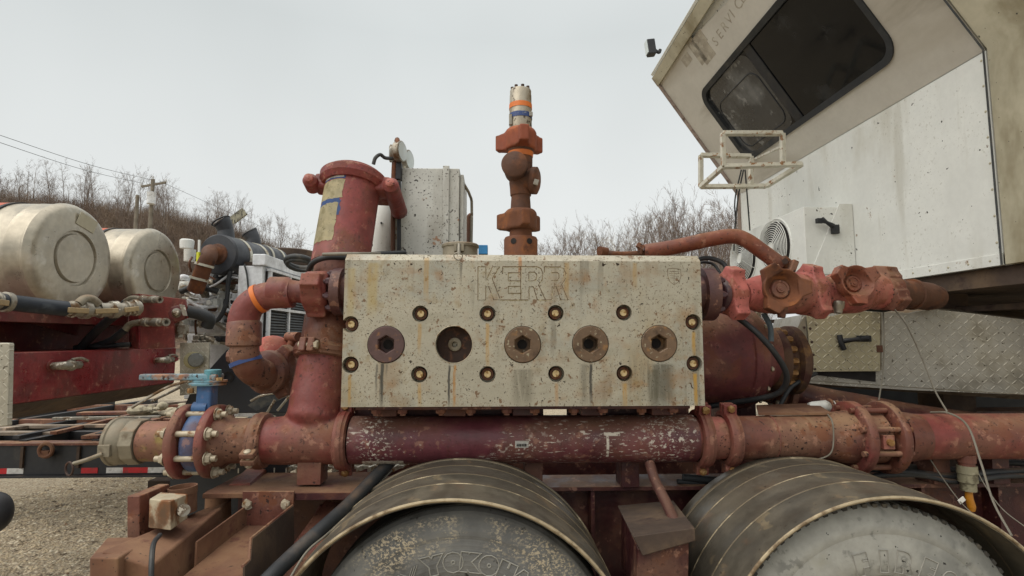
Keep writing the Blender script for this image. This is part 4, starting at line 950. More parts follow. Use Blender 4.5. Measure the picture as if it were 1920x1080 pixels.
pl_ = wing_cap(P(1604, 530, 2.50), V((.02, -1, .15)), S(29, 2.5), 1.0, T, M['orange'], M['orange'])
put('cap_neck', G().cyl(P(1604, 532, 2.542), P(1600, 540, 2.64), S(28, 2.5), n=36), M['orange'], T)
hammer_nut('hammer_nut', rl(1512, 550), d0, S(43, 2.6), S(36, 2.6), T, M['red2'], a0=.35, lug=.30, lw=.75)
put('second_body', G().tube([rl(1528, 551), rl(1555, 552), rl(1585, 548), rl(1620, 546), rl(1645, 546)], [S(30, 2.65), S(34, 2.66), S(40, 2.7), S(42, 2.7), S(34, 2.7), S(36, 2.75)], 36, 6), M['red2'], T)
hammer_nut('hammer_nut', rl(1655, 545), d0, S(37, 2.78), S(44, 2.78), T, M['redb'], a0=.2, lug=.28, lw=.9)
put('end_pipe', G().tube([rl(1665, 548), rl(1690, 551), rl(1715, 553), rl(1740, 556), rl(1756, 558)], [S(30, 2.8), S(27, 2.8), S(27, 2.85), S(27, 2.85), S(22, 2.9)], 32, 6), M['rust'], T, bevel=.0)
put('end_ring', G().lathe(rl(1708, 552), d0, [(-.01, S(26, 2.84)), (-.01, S(30, 2.84)), (.012, S(30, 2.84)), (.012, S(26, 2.84))], 32, closed=True), M['rust'], T)
for px, py, m_, Yy in ((1466, 588, 'redb', 2.46), (1572, 580, 'zinc', 2.58)):
    put('drain_fitting', G().lathe(P(px, py-14, Yy), (-.15, -.1, -1), [(0, S(11, Yy)), (S(12, Yy), S(10, Yy)), (S(14, Yy), S(8, Yy)), (S(22, Yy), S(7, Yy)), (S(22, Yy), 0)], 16), M[m_], T)
# digit 2 cast on the first plug
text_at('cast_digit', '2', P(1461, 547, 2.415), (1, 0, 0), (0, 0, 1), .034, M['redb'], T, ext=.002)

# rust coloured handle pipe above the block
solo('bent_pipe', 'bent rust red steel pipe over the block top dropping to the rusty wing nut', 'pipe',
     G().tube([P(1208, 472, 2.62), P(1260, 464, 2.60), P(1330, 449, 2.58), P(1372, 443, 2.57), P(1398, 450, 2.56), P(1430, 472, 2.55), P(1466, 498, 2.54)], S(14.5, 2.58), 24, 8), paint('rust_red_pipe_paint', '#83452f', .8, dust=.5, rust=.7))
T = thing('bent_pipe_fitting', 'rusty lug joining the bent pipe to the pink wing nut', 'bracket', P(1470, 495, 2.54))
put('clevis', G().box(P(1470, 492, 2.53), (.05, .05, .05), Matrix.Rotation(.7, 3, 'Y')), M['rust'], T, bevel=.008)
put('pin', G().cyl(P(1472, 490, 2.48), P(1472, 490, 2.60), .014, n=14), M['darkrust'], T)
put('ear', G().box(P(1484, 500, 2.50), (.03, .06, .06), Matrix.Rotation(.4, 3, 'Y')), M['redb'], T, bevel=.006); put('ear', G().box(P(1455, 505, 2.50), (.03, .05, .04), Matrix.Rotation(-.5, 3, 'Y')), M['redb'], T, bevel=.006)
T = thing('thin_pipe', 'thin rusty pipe with capped end behind the block top, left of the bent pipe', 'pipe', P(1160, 474, 2.66))
put('pipe', G().tube([P(1126, 473, 2.66), P(1165, 476, 2.64), P(1215, 474, 2.62)], S(5, 2.6), 12), M['rust'], T)
put('cap', G().lathe(P(1138, 472, 2.66), (-1, -.5, 0), [(0, S(8, 2.6)), (S(18, 2.6), S(9.5, 2.6)), (S(19, 2.6), 0)], 20), M['rust2'], T)
put('clamp', G().ring(P(1200, 466, 2.62), (1, 0, .1), S(9, 2.6), S(3, 2.6), 20).box(P(1200, 462, 2.60), (.035, .03, .02), Matrix.Rotation(.5, 3, 'Y')), M['redb'], T)

# ------------------------------------------------------------------ power end barrel and coupling right of the block
T = thing('pump_power_end', 'large dark maroon pump drum right of the block with a rusty bolted flange', 'pump', P(1370, 665, 2.9))
yc = 2.84; zc = P(1350, 668, yc).z; xs = P(1306, 668, yc).x
def xa(px): return P(px, 668, yc).x-xs
put('drum', G().lathe(V((xs, yc, zc)), AX, [(-.5, S(88, yc)), (xa(1345), S(90, yc)), (xa(1372), S(92, yc)), (xa(1374), S(96, yc)), (xa(1385), S(96, yc)), (xa(1387), S(92, yc)), (xa(1400), S(90, yc)), (xa(1402), S(80, yc)), (xa(1416), S(76, yc)), (xa(1420), S(62, yc)), (xa(1440), S(58, yc))], 64), M['drum'], T, ang=35)
db = proto('drum_bolt', G().hexn((0, 0, 0), (0, 0, 1), .012, .012), M['bolt'])
for k in range(14):
    a = 2*PI*k/14; inst('bolt', db, T, V((xs+xa(1402), yc, zc))+(x_*math.cos(a)+y_*math.sin(a))*S(87, yc), AX)
M['goldrust'] = mat('ochre_rusted_flange', srgb('#584030', .85), .8, 0, [(srgb('#7d5c34'), 9, .52, .66), (srgb('#42241e'), 7, .5, .62)], bump=.002)
fl = put('coupling_flange', G().lathe(V((xs+xa(1440), yc, zc-.02)), AX, [(-.02, S(52, yc)), (0, S(58, yc)), (xa(1455)-xa(1440), S(60, yc)), (xa(1460)-xa(1440), S(52, yc)), (xa(1472)-xa(1440), S(50, yc)), (xa(1474)-xa(1440), S(64, yc)), (xa(1486)-xa(1440), S(64, yc)), (xa(1490)-xa(1440), S(56, yc)), (xa(1496)-xa(1440), S(50, yc))], 56), M['goldrust'], T, ang=35)
for k in range(16):
    a = 2*PI*k/16; inst('bolt', proto('cb', G().hexn((0, 0, 0), (0, 0, 1), .017, .03), M['brass']) if k == 0 else bpy.data.meshes['cb'], fl, V((xs+xa(1455), yc, zc-.02))+(x_*math.cos(a)+y_*math.sin(a))*S(55, yc), AX)
put('foot', G().bb(P(1340, 700, 3.0).x, P(1400, 700, 3.0).x, 2.9, 3.2, 1.15, zc-.18), M['maroon'], T, bevel=.01)
solo('hose', 'black hose looping from the pink hammer nut down past the ochre flange', 'hose', G().tube([P(1384, 596, 2.46), P(1420, 625, 2.42), P(1455, 665, 2.42), P(1475, 705, 2.46), P(1462, 735, 2.52), P(1420, 748, 2.6), P(1370, 755, 2.7), P(1330, 762, 2.75)], S(5.5, 2.45), 12, 8), M['blackrub'])
solo('hose', 'thin black hose arching over the right corner of the block', 'hose', G().tube([P(1300, 500, 2.62), P(1312, 486, 2.62), P(1335, 485, 2.62), P(1358, 496, 2.60), P(1366, 520, 2.58)], S(4.5, 2.6), 10, 8), M['blackrub'])
solo('hose', 'thinner second black hose arching under the first at the block right corner', 'hose', G().tube([P(1300, 503, 2.70), P(1316, 492, 2.70), P(1338, 496, 2.70), P(1352, 515, 2.66)], S(2.8, 2.7), 10, 8), M['blackrub'])
solo('hose', 'grey hose curving down the side of the ochre coupling flange', 'hose', G().tube([P(1432, 588, 2.62), P(1444, 612, 2.60), P(1446, 640, 2.60)], S(5, 2.6), 10, 8), mat('blue_grey_hose', srgb('#56646c'), .6, bump=0))
# drive shaft tubes and small flange
T = thing('drive_tube', 'faded red tube with flanged joint sloping away between the drum and the diamond plate box', 'pipe', P(1450, 740, 2.9))
put('tube', G().tube([P(1345, 712, 2.95), P(1400, 722, 2.95), P(1445, 732, 2.95)], S(24, 2.9), 32), M['redb'], T)
dd = V((1, 0, -.08)).normalized(); f0 = P(1450, 733, 2.92)
put('joint_flange', G().lathe(f0, dd, [(0, S(33, 2.9)), (.03, S(33, 2.9)), (.03, S(22, 2.9)), (.06, S(22, 2.9)), (.06, S(33, 2.9)), (.09, S(33, 2.9))], 40), M['redb'], T)
for k in range(8):
    a = 2*PI*k/8; inst('bolt', db, T, f0+(x_*math.cos(a)+y_*math.sin(a))*S(28, 2.9), -dd, 1.2)
put('long_tube', G().tube([f0+dd*.08, P(1560, 757, 2.95), P(1700, 785, 3.0), P(1900, 812, 3.05)], [S(22, 2.9), S(30, 2.95), S(30, 3)], 32), M['maroon'], T)
solo('bracket_plate', 'flat rusty plate lying on top of the dusty red pipe right of the clamps', 'plate', G().prism([P(1418, 764, 2.62), P(1422, 779, 2.40), P(1560, 779, 2.40), P(1530, 760, 2.66)], (0, 0, .012)), M['mud'], bevel=.002)
T = thing('cable_gland', 'grey white chipped clamp fitting on the rear of the red pipe beside the flange pair', 'fitting', P(1540, 762, 2.62))
put('gland', G().lathe(P(1516, 760, 2.60), (1, 0, -.05), [(0, .012), (.02, .02), (.04, .022), (.09, .03), (.12, .03), (.13, .02)], 14), M['wht'], T)
put('ring', G().ring(P(1556, 762, 2.58), (1, 0, 0), .03, .008, 20).ring(P(1570, 764, 2.58), (1, 0, 0), .026, .008, 20), M['redb'], T)
solo('hose', 'black cable draped from the drum flange over the back pipes', 'cable', G().tube([P(1530, 700, 2.75), P(1500, 715, 2.72), P(1480, 730, 2.72), P(1460, 765, 2.72)], S(4, 2.7), 8, 8), M['blackrub'])
# small wires
def wire(label, pts, r=.0022, m='wire'): return solo('wire', label, 'wire', G().tube([P(*p) for p in pts], r, 6, 8), M[m])
wire('pale wire hoop tied round the dusty red pipe left of the flange pair', [(1552, 777, 2.40), (1560, 790, 2.32), (1563, 815, 2.31), (1560, 845, 2.31), (1545, 858, 2.33), (1515, 862, 2.36), (1490, 860, 2.4)], .0032)
wire('thin wire tail hanging from the hoop onto the right fender', [(1540, 860, 2.32), (1510, 872, 2.34), (1480, 862, 2.36), (1510, 858, 2.35), (1540, 880, 2.30), (1544, 886, 2.28)], .002)
wire('long pale cable slung over the long red pipe and falling past the right fender', [(1745, 773, 2.42), (1780, 775, 2.33), (1815, 800, 2.29), (1840, 870, 2.2), (1862, 940, 2.1), (1897, 1005, 2.0)], .0042)
wire('dark wire hanging from the rusty union in front of the diamond plate', [(1676, 579, 2.70), (1700, 610, 2.64), (1728, 670, 2.60), (1752, 730, 2.56), (1776, 772, 2.50)], .0040)
wire('pale strand running beside the dark wire from the union', [(1678, 580, 2.69), (1694, 598, 2.62), (1708, 624, 2.60), (1720, 650, 2.60)], .0022)
wire('thin wire hanging straight down the joint of the diamond plate box', [(1656, 585, 2.78), (1658, 640, 2.70), (1655, 700, 2.70), (1648, 750, 2.66)], .0036)
wire('thin wire with a white tag crossing behind the plastic drain bowl', [(1738, 852, 2.40), (1770, 900, 2.36), (1800, 940, 2.30), (1828, 968, 2.20)], .0022)
wire('loose thin wire trailing to the lower right corner', [(1822, 865, 2.40), (1850, 915, 2.30), (1880, 955, 2.2), (1925, 990, 2.1)], .0022)
solo('wire_tag', 'small white tag on the thin wire beside the amber drain', 'tag', G().box(P(1803, 938, 2.30), (.03, .004, .018), Matrix.Rotation(-.6, 3, 'Y')), M['stickerw'])
T = thing('drain_bowl', 'cloudy plastic drain bowl with amber tip hanging under the long red pipe', 'filter', P(1811, 900, 2.38))
q = P(1811, 852, 2.38); s3 = lambda n: S(n, 2.38)
put('cap', G().lathe(q, (0, 0, -1), [(0, s3(15)), (s3(14), s3(15)), (s3(14), s3(13)), (s3(22), s3(13))], 24), M['redb'], T)
put('bowl', G().lathe(q-V((0, 0, s3(20))), (0, 0, -1), [(0, s3(16)), (s3(14), s3(17)), (s3(15), s3(15.5)), (s3(30), s3(16)), (s3(31), s3(13)), (s3(46), s3(13)), (s3(47), s3(9))], 28), M['clear'], T)
put('drain', G().tube([q-V((0, 0, s3(64))), q-V((0, 0, s3(80))), q-V((-s3(3), 0, s3(95))), q-V((-s3(3), 0, s3(103)))], [s3(6), s3(6.5), s3(7), s3(5)], 14), M['amber'], T)

# ------------------------------------------------------------------ the white cab
XC = 2.6; YN, YFr = 2.63, 5.50
ZW0, ZW1 = CZ+.373, CZ+1.517
SX_, SZ_ = 1.73, CZ+2.79
cab_o = V((XC+.8, 4.2, ZW0))
T = CAB = thing('operator_cab', 'big white box cab with slanted overhanging window front on the right', 'cab', cab_o)
M['cabgrey'] = mat('cab_white_with_underside_shade', srgb('#d2cfc6', .88), .5, 0, [
    (srgb('#a8a192'), 1.6, .45, .70, dict(a=.6, st=(1, .3, 1))), (srgb('#8c8474'), 4, .56, .75, dict(a=.5, st=(1, .25, 1))), (srgb('#6a5a44'), 22, .72, .75, dict(a=.6))], bump=.0004, var=.05)  # cab white greyed to hold the shade of the down-facing front, plus stains
def cabprof(y, o=0.0): return [(XC-o, y, ZW0), (XC-o, y, ZW1), (SX_-o, y, SZ_), (SX_+.18, y, SZ_+.35), (XC+2.2, y, SZ_+.35), (XC+2.2, y, ZW0)]
put('shell', G().prism([(x, YFr, z) for x, y, z in cabprof(YFr, -.02)], (0, -(YFr-1.2), 0)), M['wht'], T)
put('side_wall', G().bb(XC-.012, XC+.03, YN, YFr, ZW0, ZW1-.004), M['wht'], T)
rvw = proto('wall_rivet', G().lathe((0, 0, 0), (0, 0, 1), [(0, .007), (.002, .006), (.0035, .003), (.0035, 0)], 10), M['cream'])
for i in range(22): inst('rivet', rvw, T, V((XC-.018, YN+.07+i*.13, ZW0+.03)), (-1, 0, 0))
for i in range(8): inst('rivet', rvw, T, V((XC-.012, YN+.03, ZW0+.12+i*.14)), (-1, 0, 0))
put('lower_trim', G().bb(XC-.018, XC+.0, YN, YFr, ZW0, ZW0+.06), M['wht'], T, bevel=.002)
sd3 = V((SX_-XC, 0, SZ_-ZW1)); sn = V((-sd3.z, 0, sd3.x)).normalized()
if sn.x > 0: sn = -sn
sdn = sd3.normalized(); SLn = sd3.length
def on_slant(px, py):
    d = ray(px, py); o = V((0, 0, CZ)); p0_ = V((XC, 0, ZW1)); t_ = (p0_-o).dot(sn)/d.dot(sn); p = o+d*t_
    return p.y, (p-V((XC, p.y, ZW1))).dot(sdn)
def SP(y, b, o=0.0): return V((XC-.012, y, ZW1))+sdn*b+sn*(o-.029)
# slanted front as a frame round the window
wy1, wb1 = on_slant(1316, 180); _, wb0 = on_slant(1411, 297); wy0, _ = on_slant(1690, 95)
_, wbt = on_slant(1460, 0); wb1 = (wb1+wbt)/2+.0
wyl, _ = on_slant(1384, 285)
def rrect(ya, yb, ba, bb, r, n=8):
    pts = []
    for cy, cb, a0 in ((ya+r, ba+r, PI), (yb-r, ba+r, 1.5*PI), (yb-r, bb-r, 0), (ya+r, bb-r, .5*PI)):
        for i in range(n+1): a = a0+i*PI/2/n; pts.append((cy+r*math.cos(a), cb+r*math.sin(a)))
    return pts
ya, yb = wy0, wy1
def holed(outer, inner, o0, o1):
    g = G(); n = len(inner)
    # outer ring sampled at same count
    cx_, cb_ = (outer[0]+outer[1])/2, (outer[2]+outer[3])/2; out = []
    for (y, b) in inner:
        dy, db_ = y-cx_, b-cb_; k = min((abs((outer[1]-outer[0])/2/dy) if dy else 9e9), (abs((outer[3]-outer[2])/2/db_) if db_ else 9e9)); out.append((cx_+dy*k, cb_+db_*k))
    R_ = [[g.bm.verts.new(SP(y, b, o)) for y, b in L] for L, o in ((out, o0), (out, o1), (inner, o1), (inner, o0))]
    for A, B in ((0, 1), (1, 2), (2, 3), (3, 0)):
        for i in range(n): g.bm.faces.new((R_[A][i], R_[A][(i+1) % n], R_[B][(i+1) % n], R_[B][i]))
    for i in range(n):                          # corner fillers
        (y0_, b0_), (y1_, b1_) = out[i], out[(i+1) % n]
        if abs(y0_-y1_) > 1e-5 and abs(b0_-b1_) > 1e-5:
            cy_ = min((outer[0], outer[1]), key=lambda q: min(abs(q-y0_), abs(q-y1_))); cq = min((outer[2], outer[3]), key=lambda q: min(abs(q-b0_), abs(q-b1_)))
            c_ = g.bm.verts.new(SP(cy_, cq, o1)); g.bm.faces.new((R_[1][i], R_[1][(i+1) % n], c_))
    return g
win = rrect(ya, yb, wb0, wb1, .14)
g = holed((YN, YFr, 0, SLn), win, .0, .030)
# fill the four outer corners left by the radial sampling
for y, b in ((YN, 0), (YFr, 0), (YN, SLn), (YFr, SLn)): pass
put('slanted_front', g, M['cabgrey'], T)
g = G()
for i in range(4):
    pass
ru = rrect(ya-.012, yb+.012, wb0-.012, wb1+.012, .15); ri_ = rrect(ya+.035, yb-.035, wb0+.035, wb1-.035, .11)
g = G(); n = len(ru); RR = [[g.bm.verts.new(SP(y, b, o)) for y, b in L] for L, o in ((ru, .028), (ru, .042), (ri_, .034), (ri_, .0))]
for A, B in ((0, 1), (1, 2), (2, 3)):
    for i in range(n): g.bm.faces.new((RR[A][i], RR[A][(i+1) % n], RR[B][(i+1) % n], RR[B][i]))
W_ = put('window', g, M['blackrub'], T)
g = G(); g.face([SP(y, b, .006) for y, b in rrect(ya+.03, yb-.03, wb0+.03, wb1-.03, .11)]); put('pane', g, M['glass'], W_, flat=True)
my, _ = on_slant(1450, 160)
g = G(); g.hexa([SP(my-.05, wb0+.03, .007), SP(my+.05, wb0+.03, .007), SP(my+.05, wb1-.03, .007), SP(my-.05, wb1-.03, .007)], [SP(my-.05, wb0+.03, .014), SP(my+.05, wb0+.03, .014), SP(my+.05, wb1-.03, .014), SP(my-.05, wb1-.03, .014)])
put('window_post', g, M['black'], W_)
# smaller sliding frame line inside the far pane
g = G(); zr = rrect(my+.10, yb-.09, wb0+.09, wb1-.20, .1); g.tube([SP(y, b, .008) for y, b in zr+[zr[0]]], .006, 6, 1); put('inner_frame', g, M['black'], W_)
g = G(); g.face([SP(y, b, .0075) for y, b in rrect(my+.06, yb-.035, wb0+.035, wb1-.035, .1)]); put('far_pane', g, mat('painted_reflection_glass', srgb('#2c2e31'), .12, 0, [(srgb('#85888a'), 2.2, .50, .72, dict(a=.5)), (srgb('#a4a6a6'), 9, .58, .68, dict(a=.4))], bump=0), W_, flat=True)  # lighter grey colour paints a reflection into this pane
bpy.data.objects['far_pane']
# end cap of the far side, kerb trim, roof trim
put('edge_trim', G().tube([(XC-.02, YFr, ZW0), (XC-.02, YFr, ZW1), (SX_-.02, YFr, SZ_)], .022, 8, 1), mat('pinkish_worn_trim', srgb('#8f7f74', .9), .5, 0, [(srgb('#5c4a40'), 12, .55, .66)], bump=0), T)
put('roof_trim', G().prism([SP(YFr+.02, SLn-.09, .03), SP(YFr+.02, SLn-.09, .055), SP(YFr+.02, SLn+.02, .055), SP(YFr+.02, SLn+.02, .03)], (0, -(YFr-1.2), 0)), M['cream'], T, bevel=.003)
put('roof_edge', G().prism([(SX_-.03, YFr+.03, SZ_+.03), (SX_-.05, YFr+.03, SZ_+.05), (SX_+.16, YFr+.03, SZ_+.40), (SX_+.22, YFr+.03, SZ_+.36)], (0, -(YFr-1.2), 0)), M['wht'], T, bevel=.004)
# near section, grimy cream, a little proud
put('rear_section', G().prism([(x, YN-.012, z) for x, y, z in [(XC-.02, 0, ZW0+.0), (XC-.02, 0, ZW1), (SX_-.02, 0, SZ_), (SX_+.1, 0, SZ_), (XC+.2, 0, ZW1), (XC+.2, 0, ZW0)]], (0, -1.5, 0)), M['cream'], T, bevel=.004)
put('corner_seam', G().tube([(XC-.03, YN-.004, ZW0), (XC-.03, YN-.004, ZW1), (SX_-.04, YN-.004, SZ_)], .005, 6, 1), M['cable'], T)
put('floor_beam', G().bb(XC+.22, XC+.30, 1.2, YFr, ZW0-.215, ZW0-.18), M['mudd'], T, bevel=.004)
put('floor', G().bb(XC+.02, XC+2.2, 1.2, YFr, ZW0-.10, ZW0-.004), M['mudd'], T)
# faded ghost lettering
M['ghost'] = mat('faded_letter_ghost', srgb('#a9a192', .9), .6, 0, [(srgb('#bcb6a6', .9), 14, .48, .6)], bump=0)
def ghost(txt, px, py, size, sx=1.0, sp=None):
    y, b = on_slant(px, py)
    if b+size*.75 > SLn-.10: return
    text_at('faded_lettering', txt, SP(y, b, .0305), (0, -1, 0), sdn, size, M['ghost'], T, ext=.0004, sx=sx)
def ghost_seq(chars, p0_, p1_, size, sx=1.0):
    n = len(chars)
    for i, ch_ in enumerate(chars):
        f = i/(n-1) if n > 1 else 0; ghost(ch_, p0_[0]+(p1_[0]-p0_[0])*f, p0_[1]+(p1_[1]-p0_[1])*f, size, sx)
ghost_seq('SERVICE', (1346, 88), (1396, 8), .115, 1.1)
ghost_seq('HENE', (1328, 66), (1376, -8), .16, 1.2)
ghost_seq('HE', (1312, 50), (1336, 14), .13, 1.2)
g = G()
for cx2, cy2, w2, h2 in ((1314, 76, .20, .12), (1328, 100, .20, .14), (1290, 112, .16, .09), (1306, 92, .12, .30)):
    y, b = on_slant(cx2, cy2); g.hexa([SP(y-w2/2, b-h2/2, .0302), SP(y+w2/2, b-h2/2, .0302), SP(y+w2/2, b+h2/2, .0302), SP(y-w2/2, b+h2/2, .0302)], [SP(y-w2/2, b-h2/2, .0312), SP(y+w2/2, b-h2/2, .0312), SP(y+w2/2, b+h2/2, .0312), SP(y-w2/2, b+h2/2, .0312)])
put('faded_emblem', g, M['ghost'], T)
# work light on the far upper corner
T = thing('work_light', 'small square black work light on the upper left corner of the cab', 'lamp', P(1222, 90, 5.6))
c = P(1220, 90, 5.62)
put('housing', G().box(c, (.09, .10, .17), Matrix.Rotation(-.12, 3, 'Y')), M['black'], T, bevel=.012)
put('lens', G().box(c+V((-.048, -.0, .0)), (.008, .085, .14), Matrix.Rotation(-.12, 3, 'Y')), M['gauge'], T)
put('bracket', G().tube([c+V((.04, 0, -.02)), c+V((.09, 0, -.05)), P(1238, 93, 5.62)], .018, 8), M['black'], T)
# air conditioner
AX0, AX1, AY0, AY1 = 2.23, 2.584, 3.75, 4.93; AZ0, AZ1 = CZ+.44, CZ+.95
T = thing('air_conditioner', 'white double fan condenser box mounted on the white cab wall', 'air conditioner', V(((AX0+AX1)/2, 4.4, AZ0)))
put('case', G().bb(AX0, AX1, AY0, AY1, AZ0, AZ1), M['wht'], T, bevel=.006)
put('hatch', G().hexa([(AX0+.02, AY0-.001, AZ0+.02), (AX1-.0, AY0-.001, AZ0+.02), (AX1, AY0-.001, AZ1+.02), (AX0+.26, AY0-.001, AZ1+.02)], [(AX0+.02, AY0-.01, AZ0+.02), (AX1, AY0-.01, AZ0+.02), (AX1, AY0-.01, AZ1+.02), (AX0+.26, AY0-.01, AZ1+.02)]), M['wht'], T)
hd = P(1553, 425, AY0-.03)
put('latch', G().tube([P(1540, 412, AY0-.05), P(1550, 417, AY0-.05), P(1562, 424, AY0-.04)], [.024, .012, .02], 10).box(P(1537, 414, AY0-.05), (.05, .03, .035)).box(P(1566, 430, AY0-.03), (.05, .03, .065)), M['black'], T, bevel=.004)
put('roof_vent_frame', G().bb(AX0-.004, AX0, AY0+.04, AY1-.04, AZ0+.02, AZ0+.03), M['wht'], T)
for fy in (4.16, 4.70):
    c = V((AX0, fy, CZ+.715))
    f_ = put('fan', G().cyl(c+V((.002, 0, 0)), c+V((-.002, 0, 0)), .212, n=40), M['dark'], T)
    put('blades', G().lathe(c+V((-.004, 0, 0)), (-1, 0, 0), [(0, .05), (.01, .05), (.012, .03)], 20).obox(c+V((-.006, 0, .09)), (0, .3, 1), (1, 0, 0), .15, .004, .09).obox(c+V((-.006, .08, -.05)), (0, .9, -.5), (1, 0, 0), .15, .004, .09).obox(c+V((-.006, -.08, -.05)), (0, -.9, -.5), (1, 0, 0), .15, .004, .09), M['black'], f_)
    g = G()
    for k in range(11): rr = .045+k*.0172; g.ring(c+V((-.026-.02*(1-(rr/.24)**2), 0, 0)), (1, 0, 0), rr, .0030, 40, 6)
    for k in range(4): a = k*PI/2+.5; g.tube([c+V((-.042, 0, 0)), c+V((-.022, .21*math.cos(a), .21*math.sin(a))), c+V((0, .225*math.cos(a), .225*math.sin(a)))], .0028, 6, 3)
    g.cyl(c+V((-.043, 0, 0)), c+V((-.036, 0, 0)), .045, n=24); g.ring(c, (1, 0, 0), .232, .008, 44, 8)
    put('guard', g, M['wht'], f_)
# steel rack bracket
T = thing('rack_bracket', 'chipped white square tube rack sticking out from the cab wall under the window', 'bracket', P(1400, 350, 4.0))
def bm2(a, b, w=.032): return G().beam(a, b, w)
YQ = XC/((1500-927)/F); Yn = 3.55
g = G()
pA, pB = P(1314, 291, 4.35), P(1314, 350, 4.35); pC, pD = P(1408, 293, 4.35), P(1408, 346, 4.35)
pE, pF = P(1355, 250, 3.95), P(1357, 312, 3.95); pG, pH = P(1467, 250, 3.95), P(1468, 309, 3.95)
pI = P(1503, 308, 3.95); pJ = P(1437, 349, 4.35)
for a, b in ((pA, pB), (pA, pC), (pC, pD), (pB, pJ), (pE, pF), (pE, pG), (pG, pH), (pF, pI), (pF, pB), (pI, pJ)): g.beam(a, b, .034, ref=(0, .3, 1))
g.beam(pG+V((0, 0, -.1)), P(1412, 300, 4.9), .02)
put('frame', g, M['rack'], T, bevel=.003)
for nm2, pts in (('black cable dropping from the rack past the cab wall left edge', [(1394, 318, 4.3), (1384, 370, 4.4), (1378, 430, 4.5), (1376, 470, 4.6)]), ('second dark cable dropping from the rack beside the fans', [(1397, 318, 4.3), (1402, 380, 4.4), (1406, 432, 4.5)]), ('thin cable hanging leftmost from the rack to the fan box', [(1390, 318, 4.3), (1378, 375, 4.4), (1380, 420, 4.5)])):
    solo('cable', nm2, 'cable', G().tube([P(*p) for p in pts], .006, 6, 6), M['cable'])

# ------------------------------------------------------------------ diamond plate box and walkway
dA, dB = P(1500, 650, 3.15), P(1960, 650, 2.78)
du = (dB-dA); du.z = 0; du.normalize(); dn_ = V((du.y, -du.x, 0))
if dn_.y > 0: dn_ = -dn_
DM = diamond('diamond_tread_plate', srgb('#a4a197', .88), du, (0, 0, 1), 31)
DM2 = diamond('yellowed_diamond_tread_plate', srgb('#a8a084', .88), du, (0, 0, 1), 31)
def on_plate(px, py, o=0.0):
    d = ray(px, py); oo = V((0, 0, CZ)); p0_ = dA+dn_*o; n_ = dn_; t_ = (p0_-oo).dot(n_)/d.dot(n_); return oo+d*t_
T = DB = thing('diamond_plate_box', 'long diamond tread plate locker with a latched door and a gap under it', 'locker', on_plate(1700, 740))
face = [on_plate(*p) for p in ((1497, 612), (1504, 590), (1560, 592), (1600, 581), (1648, 585), (1700, 588), (1745, 580), (1800, 585), (1960, 604), (1960, 742), (1700, 731), (1560, 722), (1515, 718), (1503, 712))]
put('face', G().prism(face, -dn_*.9), DM, T)
cut_ = [on_plate(*p, .004) for p in ((1530, 704), (1644, 697), (1643, 714), (1530, 700))]
g = G(); g.hexa([on_plate(1528, 695, .003), on_plate(1642, 696, .003), on_plate(1642, 716, .003), on_plate(1528, 703, .003)], [on_plate(1528, 695, .006), on_plate(1642, 696, .006), on_plate(1642, 716, .006), on_plate(1528, 703, .006)])
put('gap', g, M['dark'], T)  # black slab on the plate paints the shade of an opening
door = [on_plate(*p, .010) for p in ((1511, 592), (1560, 593), (1600, 582), (1649, 586), (1649, 696), (1521, 697))]
D_ = put('door', G().prism(door, dn_*.012), DM2, T, bevel=.002)
put('hinge_strip', G().prism([on_plate(*p, .004) for p in ((1495, 614), (1509, 592), (1519, 700), (1505, 712))], dn_*.006), M['alu'], T)
put('joint_strip', G().prism([on_plate(*p, .010) for p in ((1636, 585), (1652, 586), (1653, 694), (1645, 694))], dn_*.004), M['alu'], T)
hnd = put('latch', G().tube([on_plate(1576, 640, .035), on_plate(1600, 637, .045), on_plate(1628, 634, .035)], [.016, .012, .018], 10).tube([on_plate(1574, 628, .04), on_plate(1577, 642, .045), on_plate(1583, 656, .04)], .015, 10).box(on_plate(1620, 635, .03), (.07, .03, .035)), M['black'], D_, bevel=.003)
rv = proto('rivet', G().lathe((0, 0, 0), (0, 0, 1), [(0, .008), (.003, .007), (.005, .003)], 10), M['darkrust'])
for px, py in ((1508, 614), (1510, 640), (1513, 664), (1516, 690), (1519, 616), (1522, 641), (1525, 665), (1528, 692)): inst('rivet', rv, T, on_plate(px, py, .022), dn_)
put('hasp', G().obox(on_plate(1649, 654, .02), du, (0, 0, 1), .03, .04, .015), M['rust'], T, bevel=.002)
put('bottom_lip', G().prism([on_plate(1503, 713, .002), on_plate(1960, 743, .002), on_plate(1960, 752, -.06), on_plate(1503, 722, -.06)], (0, 0, .003)), M['alu'], T)
# sloping dented cover above the locker
solo('sheet_cover', 'dented grimy tread plate sheet sloping back above the locker under the cab', 'cover', G().hexa([on_plate(1655, 588, -.01), on_plate(1960, 606, -.01), P(1960, 585, 3.3), P(1745, 572, 3.4)], [on_plate(1655, 586, -.01), on_plate(1960, 604, -.01), P(1960, 583, 3.3), P(1745, 570, 3.4)]), M['alu'])
# dark structure under the cab behind
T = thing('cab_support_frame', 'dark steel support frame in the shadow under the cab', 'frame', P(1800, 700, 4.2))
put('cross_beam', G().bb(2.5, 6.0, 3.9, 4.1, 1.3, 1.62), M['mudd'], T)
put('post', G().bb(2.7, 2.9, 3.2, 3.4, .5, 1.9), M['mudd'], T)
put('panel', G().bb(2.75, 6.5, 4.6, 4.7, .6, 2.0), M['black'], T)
put('lower_beam', G().bb(2.3, 6.0, 3.3, 3.5, .95, 1.15), M['frame'], T)
